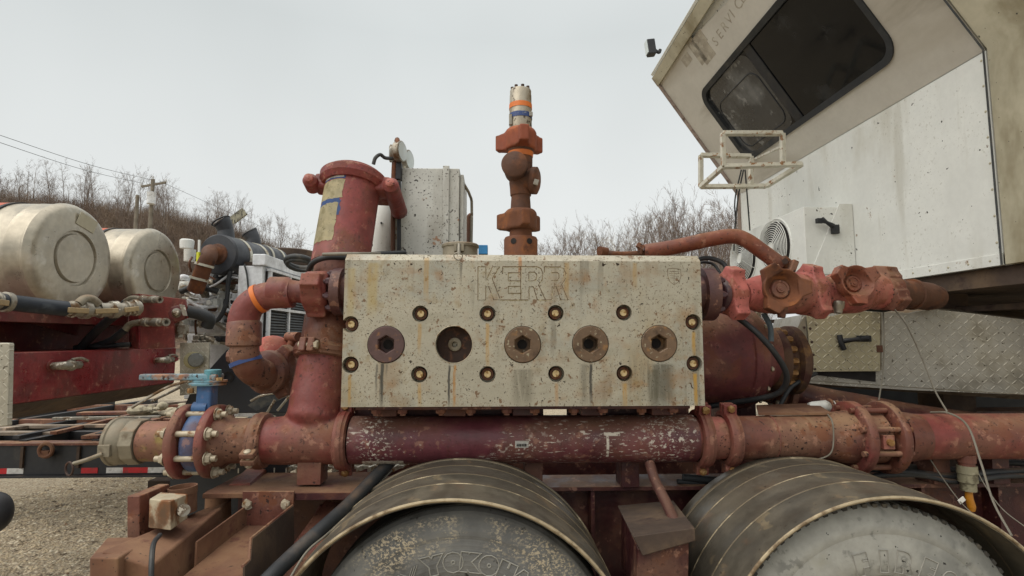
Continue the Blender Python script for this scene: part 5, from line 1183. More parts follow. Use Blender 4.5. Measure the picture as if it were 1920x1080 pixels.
# ================================================================== TRAILER FRAME, WHEELS, FENDERS
YFm = 2.52
zr = P(1200, 908, YFm).z
T = thing('trailer_frame', 'dirty dark red main beam of the pump trailer running behind the wheels', 'trailer frame', V((.5, YFm, .5)))
xl_, xr_ = P(432, 900, YFm).x, 3.4
put('web', G().bb(xl_+.02, xr_, YFm+.04, YFm+.07, zr-.42, zr-.012), M['frame'], T)
put('top_flange', G().bb(xl_, xr_, YFm-.06, YFm+.16, zr-.012, zr+.006), M['mud'] if False else M['frame'], T, bevel=.002)
put('bottom_flange', G().bb(xl_, xr_, YFm-.06, YFm+.16, zr-.44, zr-.42), M['frame'], T)
for px in (1108, 1366, 1718, 1860): x = P(px, 960, YFm).x; put('web_stiffener', G().bb(x-.008, x+.008, YFm-.05, YFm+.04, zr-.42, zr-.012), M['frame'], T)
put('far_beam', G().bb(xl_+.2, xr_+2, 3.45, 3.6, .62, 1.05), M['frame'], T)
put('belly_plate', G().bb(-1.0, 3.6, 2.72, 3.44, .72, .74), M['mudd'], T)
for px in (1000, 1180, 1500, 1760, 1870):
    x = P(px, 880, 2.46).x; put('pipe_stand', G().bb(x-.04, x+.04, 2.44, 2.56, zr+.006, Z_M-RM*.7), M['frame'], T, bevel=.004)
put('deck_plate', G().bb(P(432, 0, 2.45).x, P(700, 0, 2.45).x, 2.28, 2.62, P(560, 924, 2.28).z-.02, P(560, 924, 2.28).z), M['mud'], T, bevel=.003)
zd = P(560, 924, 2.28).z
put('deck_edge', G().bb(P(545, 0, 2.28).x, P(700, 0, 2.28).x, 2.272, 2.284, zd-.026, zd-.001), M['maroon'], T)
put('hatch_shoulder', G().hexa([P(430, 912, 2.4), P(470, 912, 2.4), P(500, 884, 2.62), P(470, 880, 2.62)], [P(430, 908, 2.4), P(468, 906, 2.4), P(498, 880, 2.62), P(466, 876, 2.62)]), M['red'], T)
bpy.data.objects['tee_pipe']
T = thing('grating', 'pale steel grating walkway behind the low pipe at the foot of the red tee', 'grating', P(560, 885, 2.9))
g = G()
for i in range(15): x = P(450, 0, 2.7).x+i*.055; g.beam((x, 2.62, zd+.01), (x+.28, 3.5, zd+.01), .012, .022)
for j in range(9): y = 2.66+j*.1; g.beam((P(450, 0, 2.7).x+(y-2.6)*.3, y, zd+.012), (P(450, 0, 2.7).x+.8+(y-2.6)*.3, y, zd+.012), .009, .012)
put('bars', g, M['rack'], T)
solo('paper_scrap', 'small white scrap lying on the brown deck plate by the support leg', 'scrap', G().box(P(626, 908, 2.42), (.06, .04, .003), Matrix.Rotation(.4, 3, 'Z')), M['stickerw'])
solo('hose_bundle', 'bundle of black cables lying along the frame behind the right fender', 'cables', G().tube([P(1280, 895, 2.50), P(1380, 900, 2.48), P(1600, 880, 2.50), P(1700, 885, 2.46), P(1780, 893, 2.44), P(1860, 886, 2.44), P(1960, 880, 2.46)], .016, 10, 8).tube([P(1270, 903, 2.5), P(1400, 908, 2.5), P(1690, 890, 2.46), P(1790, 903, 2.42), P(1880, 893, 2.42), P(1960, 892, 2.44)], .012, 10, 8).tube([P(1700, 875, 2.55), P(1800, 880, 2.54), P(1880, 868, 2.56), P(1960, 872, 2.54)], .014, 10, 8), M['blackrub'])
T = thing('hose', 'thick black hose slanting from under the manifold down beside the left fender', 'hose', P(600, 990, 2.0))
put('hose', G().tube([P(735, 862, 2.44), P(705, 893, 2.36), P(655, 945, 2.2), P(600, 995, 2.05), P(545, 1045, 1.95), P(500, 1090, 1.85), P(470, 1130, 1.8)], S(13, 2.1), 16, 8), M['blackrub'], T)
put('side_cable', G().tube([P(735, 882, 2.42), P(705, 912, 2.34), P(668, 950, 2.2), P(615, 1000, 2.04), P(575, 1035, 1.95), P(540, 1090, 1.85)], .004, 8, 8), M['wire'], T)
solo('brace_bar', 'dusty red flat brace slanting down between the black hose and the left fender', 'brace', G().prism([P(608, 940, 2.42), P(660, 955, 2.42), P(640, 990, 2.3), P(545, 1100, 2.1), P(490, 1100, 2.1)], (0, .02, 0)), M['red'], bevel=.003)
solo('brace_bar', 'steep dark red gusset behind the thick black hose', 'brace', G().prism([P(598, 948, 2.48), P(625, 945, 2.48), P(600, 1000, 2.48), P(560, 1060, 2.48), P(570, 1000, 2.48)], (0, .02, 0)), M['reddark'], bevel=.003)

def wheel(xc, zc_, label, m, font_items, tex):
    T = thing('wheel', label, 'wheel', (xc, 1.82, 0), 'trailer wheels')
    R = .516; c = V((xc, 1.80, zc_))
    Ya = V((0, 1, 0))
    prof = [(.30, .24), (.28, .30), (.30, .46), (.26, .50), (.235, R), (.04, R), (.022, .506), (.012, .492), (.0, .462), (-.004, .455), (-.006, .44), (-.002, .425), (-.010, .38), (-.012, .335), (-.006, .315), (0, .295), (.02, .283), (.05, .28), (.30, .28)]
    put('tyre', G().lathe(c, Ya, prof, 96, closed=True), m, T, ang=25)
    # shoulder lugs and grooves
    g = G()
    for k in range(92 if m is M['tyre2'] else 0):
        a = 2*PI*k/92; d = V((math.sin(a), 0, math.cos(a))); e = V((math.cos(a), 0, -math.sin(a)))
        if d.z < -.2: continue
        g.obox(c+d*(R-.008)+V((0, .040, 0)), (0, 1, 0), d, .040, .016, .018)
    if m is M['tyre2']: put('tread_blocks', g, M['tread'], T, bevel=.002)
    else: put('tread_ring', G().lathe(c, Ya, [(.05, R+.002), (.075, R+.002), (.075, R-.004), (.085, R-.004), (.085, R+.002), (.22, R+.002)], 96), M['tread'], T)
    put('rim', G().lathe(c, Ya, [(.02, .284), (.025, .27), (.06, .26), (.14, .25), (.14, .12), (.06, .11), (.06, 0)], 48), M['zinc'], T)
    return T, c
# tyre material texture expects wheel centre at z=.52 in object space
wl1, wc1 = wheel(P(862, 1200, 1.8).x, .535, 'worn dusty left trailer wheel whose tyre reads YOKOHAMA, under the left fender', M['tyre'], None, None)
wl2, wc2 = wheel(P(1664, 1200, 1.8).x, .535, 'grey right trailer wheel with FIRESTONE lettering under the right fender', M['tyre2'], None, None)
def arc_text(txt, T, c, r, a_start, step, size, outline=.0022, adv=None, sy=1.0):
    a = a_start
    for i, ch_ in enumerate(txt):
        an = math.radians(a); d = V((math.sin(an), 0, math.cos(an))); e = V((math.cos(an), 0, -math.sin(an)))
        me = tm(ch_, size, 0, outline, .01); w = max([v.co.x for v in me.vertices] or [0])
        org = c+d*r-e*(w/2)+V((0, -.0115, 0)); z = e.cross(d); R = Matrix((e, d*sy, z)).transposed().to_4x4(); me.transform(Matrix.Translation(org) @ R); me.materials.clear()
        if me.vertices: put('letter', me, M['tyretext'], T)
        a += step if adv is None else adv[i]
arc_text('YOKOHAMA', wl1, wc1, .338, -12, 9.2, .060, .0021)
arc_text('FIRESTONE', wl2, wc2, .318, -12.5, 12.5, .070, .0019, sy=1.05)
# chevron mark left of the word
g = G()
for k in range(3):
    for (ax_, az_), (bx_, bz_) in (((-.03, .03), (0, 0)), ((0, 0), (.03, .03)), ((0, 0), (0, -.04))):
        an = math.radians(-27); d = V((math.sin(an), 0, math.cos(an))); e = V((math.cos(an), 0, -math.sin(an)))
        o_ = wc1+d*.345+V((0, -.012, 0))+e*(k-1)*.009
        g.tube([o_+e*ax_+d*az_, o_+e*bx_+d*bz_], .0015, 5, 1)
put('tyre_mark', g, M['tyretext'], wl1)

M['fender2'] = mat('worn_rib_plastic', srgb('#6f634e', .85), .5, .15, [(srgb('#5c5140'), 12, .46, .6), (srgb('#b0a285'), 6, .52, .64)], bump=0)
def fender(xc, zc_, label):
    T = thing('fender', label, 'fender', (xc, 2.0, zc_+.6), 'half round wheel fenders')
    R = .60; g = G(); ribs = [0, .004, 0, 0, 0, .010, 0, 0, 0, .010, 0, 0, 0, .010, 0, 0, 0, .010, 0, 0]
    n = 64; prof = []
    for j, h in enumerate(ribs): prof.append((1.75+j*.033, R+h))
    inn = [(y, r_-.008) for y, r_ in reversed(prof)]
    loop = prof+inn; rows = []
    for i in range(n+1):
        a = math.radians(-92+184*i/n); rows.append([g.bm.verts.new((xc+r_*math.sin(a), y, zc_+r_*math.cos(a)*.98)) for y, r_ in loop])
    m = len(loop)
    for i in range(n):
        for j in range(m): g.bm.faces.new((rows[i][j], rows[i+1][j], rows[i+1][(j+1) % m], rows[i][(j+1) % m]))
    g.bm.faces.new(rows[0]); g.bm.faces.new(rows[-1][::-1])
    put('shell', g, M['fender'], T, ang=60)
    pts = [(xc+(R+.001)*math.sin(math.radians(-92+184*i/60)), 1.748, zc_+(R+.001)*math.cos(math.radians(-92+184*i/60))*.98) for i in range(61)]
    for yr in (1.915, 2.047, 2.179, 2.30):
        pr_ = [(xc+(R+.005)*math.sin(math.radians(-92+184*i/60)), yr, zc_+(R+.005)*math.cos(math.radians(-92+184*i/60))*.98) for i in range(61)]
        put('rib', G().tube(pr_, .0055, 8, 1), M['fender2'], T)
    put('rolled_edge', G().tube(pts, .0055, 8, 1), M['fedge'], T)
    return T
fender(P(842, 1200, 1.75).x, 1.6-(928-635)/F*1.75-.585, 'left muddy ribbed half round fender over the worn wheel, below the manifold')
fender(P(1692, 1200, 1.75).x, 1.6-(931-635)/F*1.75-.585, 'right muddy ribbed half round fender below the flange pair')
# metal guard box between the fenders
T = thing('guard_box', 'dusty dark red box with bent brown lid between the two fenders', 'box', P(1235, 1040, 1.95))
yq = 1.92
put('body', G().hexa([P(1196, 1030, yq), P(1292, 1018, yq), P(1290, 1120, yq), P(1192, 1120, yq)], [P(1165, 960, yq+.5), P(1262, 955, yq+.5), P(1262, 1060, yq+.5), P(1165, 1060, yq+.5)]), M['frame'], T, bevel=.004)
g = G(); top = [P(1187, 1006, yq-.02), P(1303, 990, yq-.02), P(1262, 938, yq+.45), P(1158, 948, yq+.5)]
g.hexa(top, [p-V((0, 0, .005)) for p in top]); g.hexa([P(1187, 1006, yq-.02), P(1303, 990, yq-.02), P(1304, 1014, yq-.025), P(1205, 1042, yq-.025)], [P(1187, 1006, yq-.012), P(1303, 990, yq-.012), P(1304, 1014, yq-.017), P(1205, 1042, yq-.017)])
put('lid', g, M['mudd'], T, bevel=.003)
put('stay_tube', G().tube([P(1218, 868, 2.36), P(1228, 900, 2.3), P(1250, 945, 2.18), P(1270, 988, 2.05)], S(10, 2.15), 16, 8), M['purple'], T)

# ------------------------------------------------------------------ lower left brackets
T = thing('chute_tray', 'mud brown open steel channel bolted to the deck edge and sloping toward the camera', 'bracket', P(480, 1000, 2.1))
yT = 2.27
put('back_plate', G().prism([P(457, 920, yT), P(553, 920, yT), P(551, 990, yT), P(457, 990, yT)], (0, -.012, 0)), M['maroon'] if False else M['redb'], T, bevel=.002)
for px in (465, 537): put('bolt', G().hexn(P(px, 945, yT-.012), (0, -1, 0), .017, .016).cyl(P(px, 945, yT-.014), P(px, 945, yT-.034), .009, n=12).cyl(P(px, 945, yT-.0125), P(px, 945, yT-.015), .022, n=18), M['bolt'], T)
# sloping floor and cheeks
A1, A2 = P(460, 985, 2.26), P(535, 985, 2.26); B1, B2 = P(322, 1098, 1.80), P(446, 1098, 1.80)
nrm = (A2-A1).cross(B1-A1).normalized(); nrm = nrm if nrm.z > 0 else -nrm
put('floor', G().hexa([A1, A2, B2, B1], [p-nrm*.006 for p in (A1, A2, B2, B1)]), M['mud'], T)
l0, l1, l2, l3 = P(460, 948, 2.26), P(366, 1016, 1.95), P(364, 1052, 1.93), A1
put('left_cheek', G().hexa([l0, l1, l2+V((0, 0, -.12)), l3+V((0, 0, -.05))], [p+V((.007, 0, 0)) for p in (l0, l1, l2+V((0, 0, -.12)), l3+V((0, 0, -.05)))]), M['mud'], T, bevel=.001)
r0_, r1_, r2_, r3_ = P(548, 948, 2.25), P(470, 1010, 1.93), P(467, 1050, 1.90), P(455, 1062, 1.84)
rp = [r0_, r1_, r2_, r3_, P(455, 1200, 1.84), P(548, 1150, 2.25)]
put('right_cheek', G().prism(rp, (.007, 0, 0)), M['mudd'], T, bevel=.001)
put('lip', G().tube([r0_, r1_, r2_, r3_], .005, 8, 1), M['redb'], T)
T = thing('outrigger_beam', 'brown muddy square tube running from the pipe flange down to the lower left corner', 'beam', P(300, 1000, 1.9))
zq = P(320, 1000, 2.0)
E0, E1 = P(405, 985, 2.42), P(215, 1105, 1.62)
def quadbeam(a, b, w, h): return G().beam(a, b, w, h)
put('tube', G().hexa([P(398, 948, 2.42), P(434, 935, 2.42), P(436, 985, 2.42), P(400, 1010, 2.42)], [P(190, 1032, 1.70), P(284, 1062, 1.70), P(284, 1200, 1.70), P(190, 1180, 1.70)]), M['mud'], T, bevel=.008, seg=3)
put('end_block', G().hexa([P(168, 1045, 1.66), P(222, 1046, 1.66), P(222, 1140, 1.66), P(168, 1140, 1.66)], [P(200, 1008, 1.95), P(290, 1006, 1.95), P(290, 1100, 1.95), P(200, 1100, 1.95)]), M['mud'], T, bevel=.006)
put('stub', G().lathe(P(410, 920, 2.42), (0, 0, -1), [(0, .05), (.10, .05)], 24), M['mud'], T)
put('end_plate', G().hexa([P(238, 930, 1.98), P(262, 930, 1.98), P(262, 1012, 1.98), P(238, 1010, 1.98)], [P(297, 907, 2.2), P(318, 907, 2.2), P(318, 985, 2.2), P(297, 985, 2.2)]), M['redb'], T, bevel=.004)
T = thing('receiver_box', 'rusty white and brown box end bolted beside a short open ring on the muddy beam', 'box', P(318, 960, 1.98))
put('box', G().hexa([P(280, 935, 1.93), P(320, 940, 1.90), P(320, 995, 1.90), P(278, 990, 1.93)], [P(300, 923, 2.08), P(352, 926, 2.05), P(352, 972, 2.05), P(300, 972, 2.08)]), mat('rust_stained_white_steel', srgb('#b9ae95', .9), .7, 0, [(srgb('#8a5428'), 9, .48, .6), (srgb('#5d4630'), 5, .5, .66)], bump=.001), T, bevel=.004)
put('bolt', G().hexn(P(342, 957, 1.97), (.9, -.6, 0), .016, .012).cyl(P(342, 957, 1.97), P(345, 957, 1.95), .02, n=16), M['zinc'], T)
put('ring', G().pipe(P(342, 912, 2.2), P(342, 925, 2.2), .052, .046, 32).cyl(P(342, 924, 2.2), P(342, 960, 2.2), .05, n=24), M['mud'], T)
put('hanging_strap', G().tube([P(300, 1003, 1.80), P(288, 1020, 1.66), P(284, 1060, 1.60), P(284, 1110, 1.58)], .007, 8), M['blackrub'], T)
T = thing('axle_brake_can', 'round black brake chamber hidden in the dark under the muddy beam', 'brake', P(400, 1040, 2.3))
put('can', G().lathe(P(390, 1050, 2.5), (.3, -1, .1), [(0, .09), (.10, .09), (.12, .11), (.14, .11), (.16, .08), (.2, .03)], 28), M['black'], T)
put('pot', G().lathe(P(350, 1080, 2.4), (.2, -1, .1), [(0, .07), (.10, .07), (.14, .04)], 24), M['black'], T)
put('hanger', G().bb(P(330, 0, 2.6).x, P(545, 0, 2.6).x, 2.62, 2.66, .3, 1.02), M['black'], T)
solo('wood_block', 'grey wooden block lying on the gravel behind the flange bolts', 'block', G().box(PZ(335, 905, .12)+V((0, 0, -.06)), (.45, .3, .24)), M['mudd'], bevel=.01)
solo('fender_edge', 'dark rounded fender tip just entering the left edge of the picture', 'fender', G().ball(P(-12, 962, 2.0), .055, 20, (1, 1, 1.3)), M['black'])

# ================================================================== BEHIND THE BLOCK: cabinet, gauges, canister
yC = 3.0
T = thing('control_cabinet', 'speckled white steel cabinet with side handle standing behind the block', 'cabinet', P(812, 478, yC+.2))
cx0, cx1 = P(751, 400, yC).x, P(861, 400, yC).x; cz1 = P(800, 315, yC).z
put('body', G().bb(cx0, cx1, yC, yC+.42, 1.4, cz1), M['whtspk'], T, bevel=.006)
xs1 = P(827, 0, yC).x; put('door_strip', G().bb(xs1, xs1+.036, yC-.012, yC, 1.4, cz1+.012), M['whtspk'], T, bevel=.003)
put('door', G().bb(cx1+.002, cx1+.022, yC+.02, yC+.40, 1.5, cz1-.03), M['whtspk'], T, bevel=.003)
xh = cx1+.05; put('door_handle', G().tube([(cx1+.02, yC+.12, cz1-.06), (xh, yC+.22, cz1-.10), (xh+.01, yC+.26, cz1-.2), (xh, yC+.26, 1.75)], .009, 8, 3), M['zinc'], T)
put('edge_post', G().bb(cx0-.022, cx0-.006, yC-.03, yC, 1.4, cz1+.09), M['rack'], T)
solo('exhaust_stub', 'small rusty stub just right of the speckled cabinet', 'pipe', G().tube([P(880, 478, 3.6), P(880, 412, 3.6), P(883, 405, 3.6)], .02, 10), M['rust'])
T = thing('gauge_post', 'rusty post carrying round silver gauges between the red housing and the cabinet', 'gauge', P(742, 478, 2.96))
put('post', G().tube([P(737, 480, 2.96), P(737, 360, 2.96), P(739, 305, 2.96)], .013, 10, 2).tube([P(742, 480, 2.99), P(742, 300, 2.99)], .016, 10, 2), M['rust'], T)
put('mount_ring', G().ring(P(744, 282, 2.96), (1, .25, 0), S(20, 2.96), .014, 28, 8), M['rust'], T)
for i, (px, py, yy_) in enumerate(((751, 284, 2.94), (765, 300, 3.1))):
    c = P(px, py, yy_); f_ = put('gauge', G().lathe(c, (1, -.32, 0), [(-.03, S(16, 2.96)), (-.02, S(20, 2.96)), (.01, S(20, 2.96)), (.014, S(18, 2.96))], 32), M['zinc'], T)
    put('dial', G().lathe(c, (1, -.32, 0), [(.0145, S(17.6, 2.96)), (.0155, 0)], 32), M['gauge'], f_)
put('back_gauge', G().lathe(P(736, 288, 2.98), (-1, -.2, 0), [(-.02, S(17, 2.96)), (.014, S(17, 2.96)), (.02, S(12, 2.96))], 28), M['zinc'], T)
put('gauge_hose', G().tube([P(700, 308, 2.9), P(704, 296, 2.9), P(713, 290, 2.92), P(722, 296, 2.94), P(736, 297, 2.95)], S(3.5, 2.9), 10, 8), M['cable'], T)
put('valve_cluster', G().box(P(745, 322, 2.98), (.05, .05, .10)).box(P(744, 360, 2.99), (.03, .05, .12)).cyl(P(748, 340, 2.95), P(748, 470, 2.95), .012).cyl(P(745, 380, 3.02), P(745, 478, 3.02), .02), M['black'], T, bevel=.004)
T = thing('air_canister', 'white cylindrical canister half hidden behind the leaning red housing', 'tank', P(720, 478, 3.1))
put('body', G().lathe(P(720, 480, 3.1), (.05, 0, 1), [(0, S(29, 3.1)), (S(112, 3.1), S(29, 3.1)), (S(120, 3.1), S(24, 3.1))], 40), M['wht'], T)
put('stop_button', G().cyl(P(715, 418, 3.0), P(715, 418, 3.02), S(2, 3), n=12), M['ink'], T)
T = thing('cam_cap', 'flat dusty aluminium cam lock cap with latch and ring on the block top', 'cap', P(863, 476, 2.34))
c = P(863, 478, 2.34); c.z = zt0; s4 = lambda n: S(n, 2.34)
put('cap', G().lathe(c, (0, 0, 1), [(0, s4(33)), (s4(3), s4(34)), (s4(6), s4(33)), (s4(20), s4(33)), (s4(21), s4(35)), (s4(25), s4(35)), (s4(27), s4(33)), (s4(27), 0)], 44), M['alu'], T)
for s in (-1, 1): put('lug', G().box(c+V((s*s4(6.5), -s4(33), s4(15))), (.012, .03, .032)), M['alu'], T, bevel=.002)
put('latch', G().tube([c+V((0, -s4(36), s4(22))), c+V((0, -s4(38), s4(8))), c+V((.002, -s4(39), -s4(2)))], .008, 10), M['zinc'], T)
put('pull_ring', G().ring(c+V((.001, -.150, -.012)), (0, 1, .9), s4(7.5), .0022, 24, 6), M['zinc'], T)
solo('blue_box', 'small bright blue box just visible above the block between cap and riser', 'box', G().box(P(906, 470, 2.9), (.05, .08, .05)), mat('clean_blue_paint', srgb('#2f7bb0'), .4, bump=0), bevel=.003)
# ================================================================== LEFT: red tank truck
XT = -2.72
def TK(px, py, X=XT): return PX(px, py, X)
def fuel_tank(cy, cz_, R, label):
    T = thing('fuel_tank', label, 'tank', (XT-.05, cy, cz_-R), 'aluminium tanks on the red truck')
    c = V((XT-.06, cy, cz_))
    put('shell', G().lathe(c, (-1, 0, 0), [(-.035, 0), (-.035, R*.44), (-.018, R*.46), (-.018, R*.50), (-.035, R*.52), (-.033, R*.84), (-.028, R*.92), (-.016, R*.968), (.0, R*.992), (.006, R*1.004), (.012, R*1.014), (.024, R*1.014), (.030, R*1.0), (.12, R*1.0), (.125, R*1.004), (.135, R*1.004), (.14, R), (.30, R), (1.5, R)], 72), M['tank'], T, ang=30)
    b = put('strap', G().lathe(c, (-1, 0, 0), [(.30, R*1.001), (.30, R*1.018), (.46, R*1.018), (.46, R*1.001)], 56, closed=True), mat('orange_rubber_strap', srgb('#b85a3c'), .6, bump=0) if 'ostrap' not in M else M['ostrap'], T)
    put('strap_edge', G().lathe(c, (-1, 0, 0), [(.275, R*1.001), (.275, R*1.028), (.30, R*1.028), (.30, R*1.001)], 56, closed=True), M['black'], b)
    return T, c
Yt1, Yt2 = 3.595, 4.46
t1, c1_ = fuel_tank(Yt1, 2.125, .352, 'nearer larger looking aluminium cylinder tank with a riveted plate on its end')
q = c1_+V((.043, .06, .25)); put('plate', G().obox(q, (.0, 1, -.25), (.15, 0, 1), .16, .085, .004), M['cream'], t1)
t2, c2_ = fuel_tank(Yt2, 2.145, .345, 'farther aluminium cylinder tank directly behind the first one')
# steel side body
def yx(px, X=XT): return X/((px-927)/F)*1.0
Ya_, Yb_ = XT/((-120-927)/F), 4.73
ztop = CZ-(655-635)/F*Yb_; zbot = CZ-(715-635)/F*Yb_-.01
zt_ = 1.521; zb_ = 1.232
T = thing('tank_truck_side_box', 'glossy red steel side box of the tank truck with slanted underside', 'truck body', V((XT, 3.7, zb_)))
put('panel', G().prism([(XT, Ya_, zt_), (XT, Ya_, zb_), (XT-.22, Ya_, zb_-.11), (XT-.9, Ya_, zb_-.11), (XT-.9, Ya_, zt_)], (0, Yb_-Ya_, 0)), M['redtruck'], T, bevel=.006)
put('underside', G().hexa([(XT-.004, Ya_, zb_-.004), (XT-.004, Yb_+.002, zb_-.004), (XT-.22, Yb_+.002, zb_-.114), (XT-.22, Ya_, zb_-.114)], [(XT-.004, Ya_, zb_-.008), (XT-.004, Yb_+.002, zb_-.008), (XT-.22, Yb_+.002, zb_-.118), (XT-.22, Ya_, zb_-.118)]), M['mudd'], T)
def stopcock(px, py, s, label):
    c = TK(px, py); T = thing('stopcock', label, 'valve', c, 'stopcocks on the red side box')
    k = s; A = V((0, 1, 0))
    put('flange', G().lathe(c+V((-.005, 0, 0)), (1, 0, 0), [(0, .035*k), (.012, .032*k)], 20), M['redtruck'], T)
    put('body', G().tube([c, c+V((.04*k, 0, 0)), c+V((.05*k, .05*k, 0)), c+V((.05*k, .13*k, 0))], [.018*k, .022*k, .020*k], 14).ball(c+V((.05*k, .06*k, 0)), .030*k, 14), M['zinc'], T)
    put('handle', G().tube([c+V((.06*k, .05*k, .03*k)), c+V((.07*k, .10*k, .035*k)), c+V((.07*k, .15*k, .02*k))], .007*k, 8), M['zinc'], T)
    put('outlet', G().lathe(c+V((.05*k, .12*k, 0)), A, [(0, .024*k), (.03*k, .024*k), (.032*k, .018*k), (.05*k, .018*k)], 6), M['redtruck'], T)
stopcock(97, 686, 1.2, 'larger left stopcock tap on the red side box'); stopcock(292, 675, 1.1, 'smaller right stopcock tap near the red side box corner')
# red back panel above and the manifold bracket
T = thing('truck_back_frame', 'shaded dark red steel frame behind the hoses under the tanks', 'frame', V((XT-.5, 3.8, zt_)))
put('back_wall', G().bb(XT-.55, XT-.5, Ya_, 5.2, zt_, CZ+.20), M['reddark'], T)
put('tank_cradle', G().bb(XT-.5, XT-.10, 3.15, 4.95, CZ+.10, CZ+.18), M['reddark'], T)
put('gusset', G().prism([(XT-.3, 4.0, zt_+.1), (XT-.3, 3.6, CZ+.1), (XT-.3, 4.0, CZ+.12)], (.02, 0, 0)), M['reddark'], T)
YBk = 4.0
T = thing('hose_bracket', 'red steel bracket plate carrying the silver hose couplings', 'bracket', P(300, 640, YBk))
put('plate', G().prism([P(263, 551, YBk), P(347, 561, YBk), P(352, 596, YBk), P(326, 606, YBk), P(326, 652, YBk), P(263, 655, YBk)], (0, .02, 0)), M['reddark'] if False else paint('bracket_red_paint', '#8a3a34', .8, dust=.3, rust=.4), T, bevel=.003)
put('side_plate', G().prism([P(263, 551, YBk), P(263, 655, YBk), P(245, 653, YBk+.25), P(245, 553, YBk+.25)], (-.012, 0, 0)), M['redtruck'], T)
put('boss', G().lathe(P(336, 588, YBk), (.3, -1, 0), [(0, .06), (.05, .06), (.055, .045)], 8), M['reddark'], T, bevel=.004)
def coupler(T, a, b, r):
    a, b = V(a), V(b); d = (b-a).normalized(); L = (b-a).length
    return put('coupler', G().lathe(a, d, [(0, r*.8), (L*.1, r*.8), (L*.12, r*1.05), (L*.3, r*1.05), (L*.32, r*.85), (L*.45, r*.85), (L*.47, r), (L*.75, r), (L*.77, r*.8), (L*.9, r*.8), (L*.92, r*.95), (L, r*.95), (L, r*.5), (L*.9, r*.45)], 20), M['zinc'], T)
for lab, a, b, r_, h in (('upper silver quick coupler sticking out of the red bracket plate', P(262, 561, YBk-.02), P(300, 562, YBk-.14), .026, [P(262, 561, YBk-.01), P(248, 560, YBk), P(236, 566, YBk), P(228, 575, YBk)]),
                     ('lower silver quick coupler with open end sticking out of the red bracket plate', P(265, 604, YBk-.02), P(312, 604, YBk-.16), .030, [P(265, 604, YBk-.01), P(245, 608, YBk), P(235, 618, YBk), P(205, 640, YBk+.05), P(160, 655, YBk+.1)])):
    T = thing('quick_coupler', lab, 'coupling', a, 'couplers on the red bracket'); coupler(T, a, b, r_)
    put('elbow', G().tube(h[:3] if len(h) == 4 else h[:3], .024, 12), M['alu'], T)
    put('hose', G().tube(h[2:] if len(h) > 4 else [h[2], h[3], P(205, 590, YBk)], .026, 12), M['blackrub'], T)
T = thing('bleed_valve', 'silver lever valve at the right end of the red bracket plate', 'valve', P(335, 580, YBk-.1))
put('body', G().lathe(P(333, 590, YBk-.02), (.4, -1, .3), [(0, .035), (.06, .03), (.09, .02)], 12), M['zinc'], T)
put('lever', G().prism([P(336, 570, YBk-.12), P(345, 572, YBk-.12), P(350, 592, YBk-.12), P(343, 592, YBk-.12)], (0, .01, 0)), M['zinc'], T)
put('side_hose', G().tube([P(350, 583, YBk+.02), P(372, 588, YBk+.06), P(392, 598, YBk+.1), P(388, 612, YBk+.12)], .045, 16), M['blackrub'], T)
# big dark hose with cam couplings along the tanks
T = thing('suction_hose', 'thick navy black hose with tan cam lock levers running in front of the tanks', 'hose', P(120, 580, 3.0))
hp = [P(-60, 560, 2.8), P(0, 565, 2.9), P(60, 572, 3.05), P(124, 579, 3.2)]
put('hose', G().tube(hp[1:], .044, 20), mat('navy_black_hose', srgb('#1a222c'), .5, 0, [(srgb('#50555a'), 6, .55, .75)], bump=.001), T)
for a, b in ((P(122, 579, 3.2), P(172, 582, 3.35)), (P(172, 582, 3.35), P(228, 580, 3.5)), (P(228, 580, 3.5), P(262, 576, 3.6)), (P(-20, 562, 2.85), P(22, 568, 2.96))):
    d = (b-a).normalized(); L = (b-a).length; r_ = .045
    cp = put('cam_coupler', G().lathe(a, d, [(0, r_*.85), (L*.2, r_*.85), (L*.22, r_*1.1), (L*.30, r_*1.1), (L*.32, r_*.95), (L*.6, r_*.95), (L*.62, r_*1.2), (L*.85, r_*1.2), (L*.87, r_*.9), (L, r_*.9)], 28), M['zinc'], T)
    put('cam_lever', G().obox(a+d*L*.42+V((.042, -.040, -.008)), d, (0, 0, 1), L*.75, .030, .016), mat('tan_worn_lever', srgb('#9c8764'), .5, .2, bump=0) if 'lev' not in M else M['lev'], cp, bevel=.004)
put('gooseneck', G().tube([P(145, 572, 3.25), P(158, 562, 3.3), P(172, 562, 3.33), P(184, 572, 3.36)], .028, 14), M['alu'], T)
solo('hose', 'black hose drooping behind the couplings toward the red side box', 'hose', G().tube([P(262, 574, 3.75), P(225, 586, 3.8), P(190, 612, 3.9), P(150, 655, 4.0), P(120, 700, 4.1)], .030, 14), M['blackrub'])
solo('hose', 'black hose lying along the top edge of the red side box', 'hose', G().tube([P(140, 652, 4.05), P(180, 649, 4.05), P(245, 646, 4.1)], .018, 10), M['blackrub'])
DML = diamond('pale_diamond_plate', srgb('#b0aa98', .85), (0, 1, 0), (0, 0, 1), 36); DMF = diamond('pale_diamond_plate_front', srgb('#b5b0a0', .85), (1, 0, 0), (0, 0, 1), 30)
solo('step_plate', 'diamond tread plate step corner at the left edge of the picture', 'step', G().prism([P(-60, 641, 2.78), P(18, 643, 2.78), P(14, 799, 2.78), P(-60, 806, 2.78)], (0, .03, 0)), DMF, bevel=.006)
YP = 4.1
T = thing('tail_light_panel', 'pale diamond plate panel with a round lamp left of the blue lever', 'panel', P(365, 690, YP))
put('plate', G().prism([P(337, 643, YP), P(392, 642, YP), P(390, 735, YP), P(337, 742, YP)], (0, .02, 0)), DMF, T, bevel=.002)
put('lamp', G().lathe(P(364, 675, YP), (.35, -1, 0), [(0, .056), (.03, .062), (.04, .062), (.045, .052)], 28), mat('olive_brass_ring', srgb('#8a8260'), .5, .3, bump=0), T)
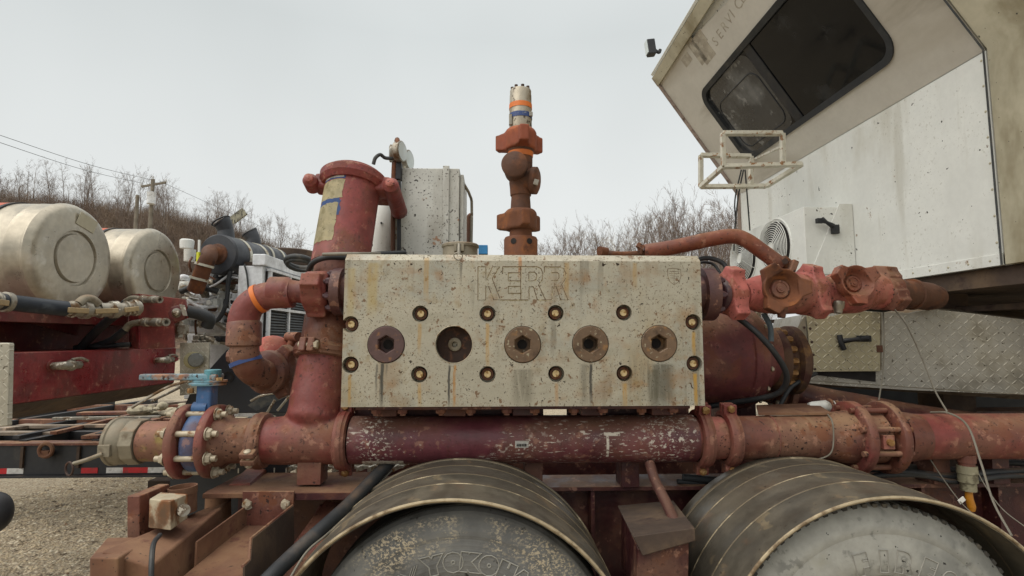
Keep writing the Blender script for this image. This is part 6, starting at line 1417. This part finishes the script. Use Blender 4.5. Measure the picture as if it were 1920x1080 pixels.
put('lamp_lens', G().lathe(P(367, 675, YP-.045), (.35, -1, 0), [(0, .052), (.008, .045), (.01, 0)], 24), mat('smoky_lens', srgb('#5d5e5a'), .2, bump=0), T)
put('mount_bracket', G().box(P(332, 618, YP), (.06, .06, .12)).box(P(343, 618, YP-.03), (.06, .06, .07)), M['zinc'], T, bevel=.004)

# ================================================================== LOW FLATBED TRAILER behind
YL = 4.9
T = thing('flatbed_trailer', 'black low flatbed trailer with red and silver reflective tape and planks on its deck', 'trailer', P(150, 880, YL))
za, zb2 = CZ-(822-635)/F*YL, CZ-(876-635)/F*YL
xA, xB = -6.5, P(345, 860, YL).x
put('side_rail', G().bb(xA, xB, YL, YL+.06, zb2, za-.01), M['black'], T, bevel=.004)
put('bottom_flange', G().bb(xA, xB+.3, YL-.05, YL+.1, zb2-.014, zb2), M['black'], T)
put('top_cap', G().bb(xA, P(215, 0, YL).x, YL-.02, YL+.12, za-.01, za+.008), M['redb'], T)
x = xA+.3; k = 0
for px0, px1, c_ in ((-60, 14, 'refr'), (14, 45, 'refw'), (153, 184, 'refr'), (200, 231, 'refw'), (231, 278, 'refr'), (278, 309, 'refw')):
    put('reflective_tape', G().bb(P(px0, 870, YL-.003).x, P(px1, 870, YL-.003).x, YL-.004, YL, P(927, 878, YL).z*0+zb2+.012, zb2+.058), M[c_], T)
for px in (62, 165): xq = P(px, 0, YL).x; put('rail_post', G().bb(xq-.012, xq+.012, YL-.02, YL, zb2+.06, za-.02), M['mudd'], T)
put('tow_hook', G().ring(P(86, 844, YL-.05), (0, 1, 0), .055, .016, 24, 8).box(P(86, 850, YL-.03), (.08, .05, .05)), M['mud'], T)
for i in range(9): xq = -6.0+i*.62; put('cross_member', G().beam((xq, YL+.08, za-.03), (xq+.35, YL+3.4, za-.03), .07, .10), M['black'], T)
for yy_, m_ in ((YL+.5, 'black'), (YL+1.3, 'redb'), (YL+2.6, 'redb')): put('long_beam', G().bb(-6.5, -1.5, yy_, yy_+.08, za-.08, za+.02), M[m_], T, bevel=.003)
pr = random.Random(4)
for i, (px0, py0, y0_, px1, py1, y1_, w, m_) in enumerate([(-30, 812, 5.2, 100, 812, 5.3, .10, 'wood'), (40, 798, 5.7, 150, 805, 5.6, .12, 'wood'), (45, 800, 5.6, 215, 798, 5.6, .05, 'wood'), (100, 812, 5.2, 260, 775, 6.6, .06, 'redb'), (168, 820, 5.0, 300, 785, 6.3, .14, 'redb'), (190, 815, 5.1, 290, 780, 6.4, .10, 'black'),
        (150, 775, 6.5, 330, 772, 6.6, .14, 'redb'), (30, 820, 5.0, 160, 795, 5.8, .06, 'black'), (0, 805, 5.4, 45, 800, 5.6, .14, 'wood'), (100, 785, 6.1, 300, 782, 6.2, .05, 'zinc'), (240, 765, 6.9, 360, 752, 7.4, .08, 'wood')]):
    a, b = P(px0, py0, y0_), P(px1, py1, y1_); a.z = max(a.z, za+.02); b.z = max(b.z, za+.02)
    solo('plank', ['thin board', 'grey plank', 'narrow lath', 'brown slat', 'red brown plank', 'black bar', 'long rusty bar', 'dark bar', 'short grey plank', 'steel bar', 'rear board'][i]+' lying on the flatbed deck '+['at its left front', 'left of centre', 'beside the grey plank', 'slanting rearward near the camlock cap', 'touching the front rail by the camlock cap', 'next to the red brown plank', 'across the rear', 'slanting from the left rail', 'at the far left', 'across the middle', 'below the diamond panel'][i], 'plank', G().beam(a, b, w, .03), M[m_], bevel=.003)
g = G(); pr = random.Random(9)
for i in range(16):
    c = P(pr.uniform(248, 345), 758+pr.uniform(-8, 8), pr.uniform(6.3, 6.9)); c.z = za+.04+pr.uniform(0, .08); g.ball(c, pr.uniform(.03, .10), 8, (pr.uniform(.8, 2), 1, pr.uniform(.4, .8)))
tag(put('rubble', g, mat('pale_rag_and_rubble', srgb('#b5ac93', .85), .9, 0, [(srgb('#7c7464'), 9, .5, .6)], bump=.004), flat=False), 'pale heap of rags and rubble on the rear of the flatbed', 'rubble', kind='stuff')
solo('strut', 'thin dark rod leaning over the rubble toward the diamond panel', 'rod', G().tube([P(285, 752, 5.6), P(345, 722, 5.2), P(372, 700, 4.9)], .014, 8), M['zinc'])
solo('leaning_beam', 'black beam slanting up from the rear of the flatbed behind the blue valve', 'beam', G().prism([P(340, 775, 5.0), P(372, 775, 5.0), P(400, 700, 5.0), P(372, 700, 5.0)], (0, .05, 0)), M['black'], bevel=.004)
# wheel arch grille and dark truck frame mid left
T = thing('black_truck_frame', 'dark navy truck frame box behind the lower elbow with round holes', 'truck frame', P(470, 760, 4.4))
put('box', G().prism([P(385, 700, 4.5), P(425, 655, 4.5), P(470, 648, 4.5), P(640, 648, 4.5), P(640, 775, 4.5), P(385, 775, 4.5)], (0, .1, 0)), mat('navy_black_paint', srgb('#20232b'), .5, 0, [(srgb('#5a5850'), 20, .68, .72)], bump=.0006), T, bevel=.01)
put('hole', G().lathe(P(428, 707, 4.49), (0, -1, 0), [(0, .045), (.004, .045), (.004, .03)], 24, cap=False), M['dark'], T)
put('arch_rail', G().tube([P(470, 752, 4.3), P(490, 742, 4.3), P(520, 737, 4.3), P(560, 736, 4.3)], .010, 8), M['zinc'], T)
put('fender_mesh', G().prism([P(464, 760, 4.35), P(486, 746, 4.35), P(522, 740, 4.35), P(545, 740, 4.35), P(520, 752, 4.35), P(480, 770, 4.35)], (0, .01, 0)), M['cable'], T)
put('stays', G().tube([P(520, 770, 4.3), P(545, 740, 4.3)], .01, 8).tube([P(500, 775, 4.3), P(515, 750, 4.3)], .01, 8), M['zinc'], T)

# ================================================================== ENGINE UNITS mid left
T = EU = thing('engine_unit', 'white and grey truck engine cluttered with pipes behind the aluminium tanks', 'engine', P(400, 640, 5.2))
er = random.Random(21); YG = 5.3
put('engine_block', G().bb(P(345, 0, YG+.2).x, P(450, 0, YG+.2).x, YG+.25, YG+.9, 1.0, CZ+.55), M['white2'], T, bevel=.01)
put('valve_cover', G().bb(P(350, 0, YG+.1).x, P(420, 0, YG+.1).x, YG+.10, YG+.25, CZ+.05, CZ+.28), M['white2'], T, bevel=.02)
for i in range(74):
    a = P(er.uniform(338, 440), er.uniform(508, 645), YG+er.uniform(-.25, .12)); dx_ = er.choice([(1, 0, 0), (0, 0, 1), (.7, 0, .5), (1, 0, -.2)]); L = er.uniform(.08, .34)
    b = a+V(dx_)*L
    if er.random() < .5: put('engine_pipe', G().tube([a, (a+b)/2+V((0, -.04, er.uniform(-.05, .05))), b], er.choice((.010, .016, .028)), 10, 5), M[er.choice(('white2', 'white2', 'wht', 'zinc', 'zinc', 'rust', 'cable'))], T)
    else: put('engine_part', G().box(a, (er.uniform(.03, .14), .08, er.uniform(.03, .10))).lathe(a+V((0, -.04, 0)), (0, -1, 0), [(0, .03), (.03, .026), (.03, 0)], 12), M[er.choice(('white2', 'white2', 'wht', 'alu', 'zinc', 'black', 'wht'))], T, bevel=.008)
put('coolant_pipe', G().tube([P(375, 532, YG-.1), P(420, 532, YG-.1), P(440, 535, YG-.05)], .045, 16), M['zinc'], T)
put('exhaust_manifold', G().tube([P(356, 577, YG-.15), P(380, 575, YG-.15), P(404, 577, YG-.15)], .038, 14), M['rust'], T)
put('drop_hose', G().tube([P(432, 508, YG-.3), P(428, 530, YG-.3), P(424, 570, YG-.3), P(410, 598, YG-.3), P(396, 602, YG-.3)], .020, 10), M['blackrub'], T)
put('strut', G().beam(P(372, 540, YG-.2), P(394, 570, YG-.2), .035), M['zinc'], T)
put('head_beam', G().beam(P(350, 572, YG-.1), P(440, 545, YG+.1), .02).beam(P(360, 545, YG), P(425, 545, YG), .02), M['white2'], T)
put('air_box', G().bb(P(395, 0, YG).x, P(425, 0, YG).x, YG-.1, YG+.1, P(927, 608, YG).z, P(927, 585, YG).z), M['white2'], T, bevel=.01)
T = thing('muffler', 'large charcoal muffler drum with rusty elbow inlet and flared outlet above the engine', 'muffler', P(415, 476, 5.0), 'charcoal mufflers')
mc = P(410, 477, 5.0); md_ = V((.10, 1, .02)).normalized(); RMf = S(38, 5.0)
put('drum', G().lathe(mc-md_*.02, md_, [(0, RMf*.93), (.02, RMf), (.62, RMf), (.66, RMf*.9)], 56), M['muffler'], T, ang=30)
for t_ in (.20, .52): put('band', G().lathe(mc, md_, [(t_, RMf*1.0), (t_, RMf*1.03), (t_+.04, RMf*1.03), (t_+.04, RMf*1.0)], 48, closed=True), M['rack'], T)
put('inlet_collar', G().lathe(mc-md_*.02, -md_, [(0, RMf*.52), (.015, RMf*.48), (.02, RMf*.3)], 32), M['rust'], T)
put('inlet_elbow', G().tube([mc-md_*.02, mc-md_*.09+V((-.02, 0, .01)), P(392, 482, 4.85), P(382, 500, 4.85)], S(14, 4.9), 22, 8), M['rust'], T)
put('inlet_pipe', G().tube([P(384, 496, 4.85), P(374, 524, 4.87), P(366, 545, 4.9)], S(14, 4.9), 20), M['rust2'], T)
for a, b in ((P(384, 495, 4.85), P(383, 498, 4.85)), (P(374, 521, 4.87), P(373, 524, 4.87))): put('pipe_clamp', G().cyl(a, b+(b-a).normalized()*.006, S(16.5, 4.9), n=24), M['rack'], T)
oc = P(424, 447, 5.12)
put('outlet', G().tube([oc, P(423, 432, 5.12), P(418, 419, 5.10), P(414, 414, 5.09)], [S(15, 5.1), S(14, 5.1), S(15.5, 5.1), S(17, 5.1)], 28, 8), M['muffler'], T)
put('outlet_rim', G().ring(P(414, 414, 5.09), (-.5, -.1, .8), S(16.5, 5.1), .008, 28, 6), M['black'], T)
T = thing('muffler', 'smaller charcoal muffler behind and right of the large drum', 'muffler', P(480, 470, 5.7), 'charcoal mufflers')
mc = P(472, 480, 5.6); put('drum', G().lathe(mc, md_, [(0, S(26, 5.6)), (.5, S(26, 5.6)), (.54, S(22, 5.6))], 44), M['muffler'], T)
for t_ in (.16, .40): put('band', G().lathe(mc, md_, [(t_, S(26, 5.6)), (t_, S(27, 5.6)), (t_+.035, S(27, 5.6)), (t_+.035, S(26, 5.6))], 40, closed=True), M['rack'], T)
put('outlet', G().tube([P(477, 462, 5.7), P(475, 448, 5.7), P(469, 438, 5.7)], [S(12, 5.7), S(12, 5.7), S(14, 5.7)], 24, 8), M['muffler'], T)
put('outlet_rim', G().ring(P(468, 437, 5.7), (-.5, -.1, .8), S(13.5, 5.7), .008, 28, 6).beam(P(472, 432, 5.7), P(480, 428, 5.7), .02), M['black'], T)
# radiator housing with louvres, side facing right along depth
XR = PX(462, 560, -2.3).x
yR0, yR1 = 5.0, 7.3
xr0 = P(441, 0, yR0).x; xr1 = P(487, 0, yR0).x
T = thing('radiator_housing', 'white radiator housing with dark louvred side behind the elbow pipe', 'radiator', V(((xr0+xr1)/2, yR0, 1.0)))
zR1 = CZ+(635-500)/F*yR0; zR2 = CZ+(635-478)/F*yR0
put('front_panel', G().bb(xr0, xr1, yR0, yR1, .9, zR1), M['white2'], T, bevel=.006)
put('cap', G().bb(P(468, 0, yR0).x, xr1+.03, yR0-.02, yR1, zR1+.002, zR2), M['white2'], T, bevel=.01)
put('ledge', G().bb(xr0, P(468, 0, yR0).x, yR0+.1, yR1, zR1, zR1+.05), M['mudd'], T)
gr_ = put('grille_frame', G().bb(xr1+.001, xr1+.02, yR0+.06, yR1-.05, CZ-.05, zR1-.04), M['dark'], T)
g = G()
for k in range(26):
    z = CZ-.03+k*.027
    g.obox(V((xr1+.03, (yR0+yR1)/2, z)), (0, 1, 0), (-.5, 0, .8), yR1-yR0-.2, .020, .003)
put('louvres', g, M['cable'], gr_)
g = G()
for yy_ in (yR0+.07, yR0+.55, yR0+1.05, yR0+1.1, yR0+1.6, yR1-.08): g.bb(xr1+.02, xr1+.05, yy_, yy_+.03, CZ-.08, zR1-.03)
for z in (CZ-.08, CZ+.27, zR1-.04): g.bb(xr1+.018, xr1+.052, yR0+.05, yR1-.05, z, z+.025)
put('grille_bars', g, M['white2'], gr_)
put('side_rail', G().bb(xr1+.5, xr1+.54, yR0+1.2, yR0+1.24, .8, CZ+.75), M['wht'], T)
put('thin_cable', G().tube([P(458, 495, yR0-.02), P(463, 515, yR0-.02), P(466, 545, yR0-.02)], .008, 6), M['cable'], T)
T = thing('dark_drum_tank', 'low dark green tank with rolled black hoses behind the radiator housing', 'tank', P(540, 478, 7.2))
put('drum', G().lathe(P(545, 500, 7.2), (0, 0, 1), [(0, .33), (S(27, 7.2), .33), (S(29, 7.2), .30), (S(29, 7.2), 0)], 44), M['mudd'], T)
put('side_gauge', G().lathe(P(525, 480, 6.85), (.2, -1, 0), [(0, .05), (.03, .045)], 20), M['rack'], T)
solo('hose', 'coil of dark grey hose hanging left of the red filter housing', 'hose', G().ring(P(562, 492, 4.2), (0, .35, 1), S(24, 4.2), S(5, 4.2), 36, 10).ring(P(562, 497, 4.2), (0, .35, 1), S(22, 4.2), S(4, 4.2), 36, 10), M['cable'])
solo('air_cleaner', 'white round air cleaner top just right of the second tank', 'filter', G().lathe(P(350, 466, 5.3), (0, 0, 1), [(0, S(11, 5.3)), (S(9, 5.3), S(12, 5.3)), (S(15, 5.3), S(12, 5.3)), (S(17, 5.3), S(10, 5.3))], 32).lathe(P(355, 490, 5.2), (0, 0, 1), [(0, S(9, 5.2)), (S(22, 5.2), S(10, 5.2))], 24), M['wht'])
T = thing('marker_post', 'thin white post with a fluorescent yellow sleeve beside the muffler', 'post', P(373, 520, 4.95))
put('post', G().beam(P(372, 540, 4.95), P(374, 450, 4.95), .018), M['wht'], T)
put('sleeve', G().cyl(P(371.5, 507, 4.95), P(372.5, 473, 4.95), .017, n=12), M['yellow'], T)
solo('dark_engine_mass', 'second dark engine partly hidden under the mufflers', 'engine', G().bb(P(395, 0, 5.9).x, P(445, 0, 5.9).x, 5.9, 6.6, 1.2, CZ+.75).lathe(P(408, 518, 5.6), (1, -.3, 0), [(-.1, .1), (.1, .12), (.14, .05)], 20), M['black'], bevel=.02)
for o in list(bpy.data.objects):
    if o.type == 'MESH' and not o.parent and 'kind' not in o and 'category' not in o: print('UNTAGGED', o.name)
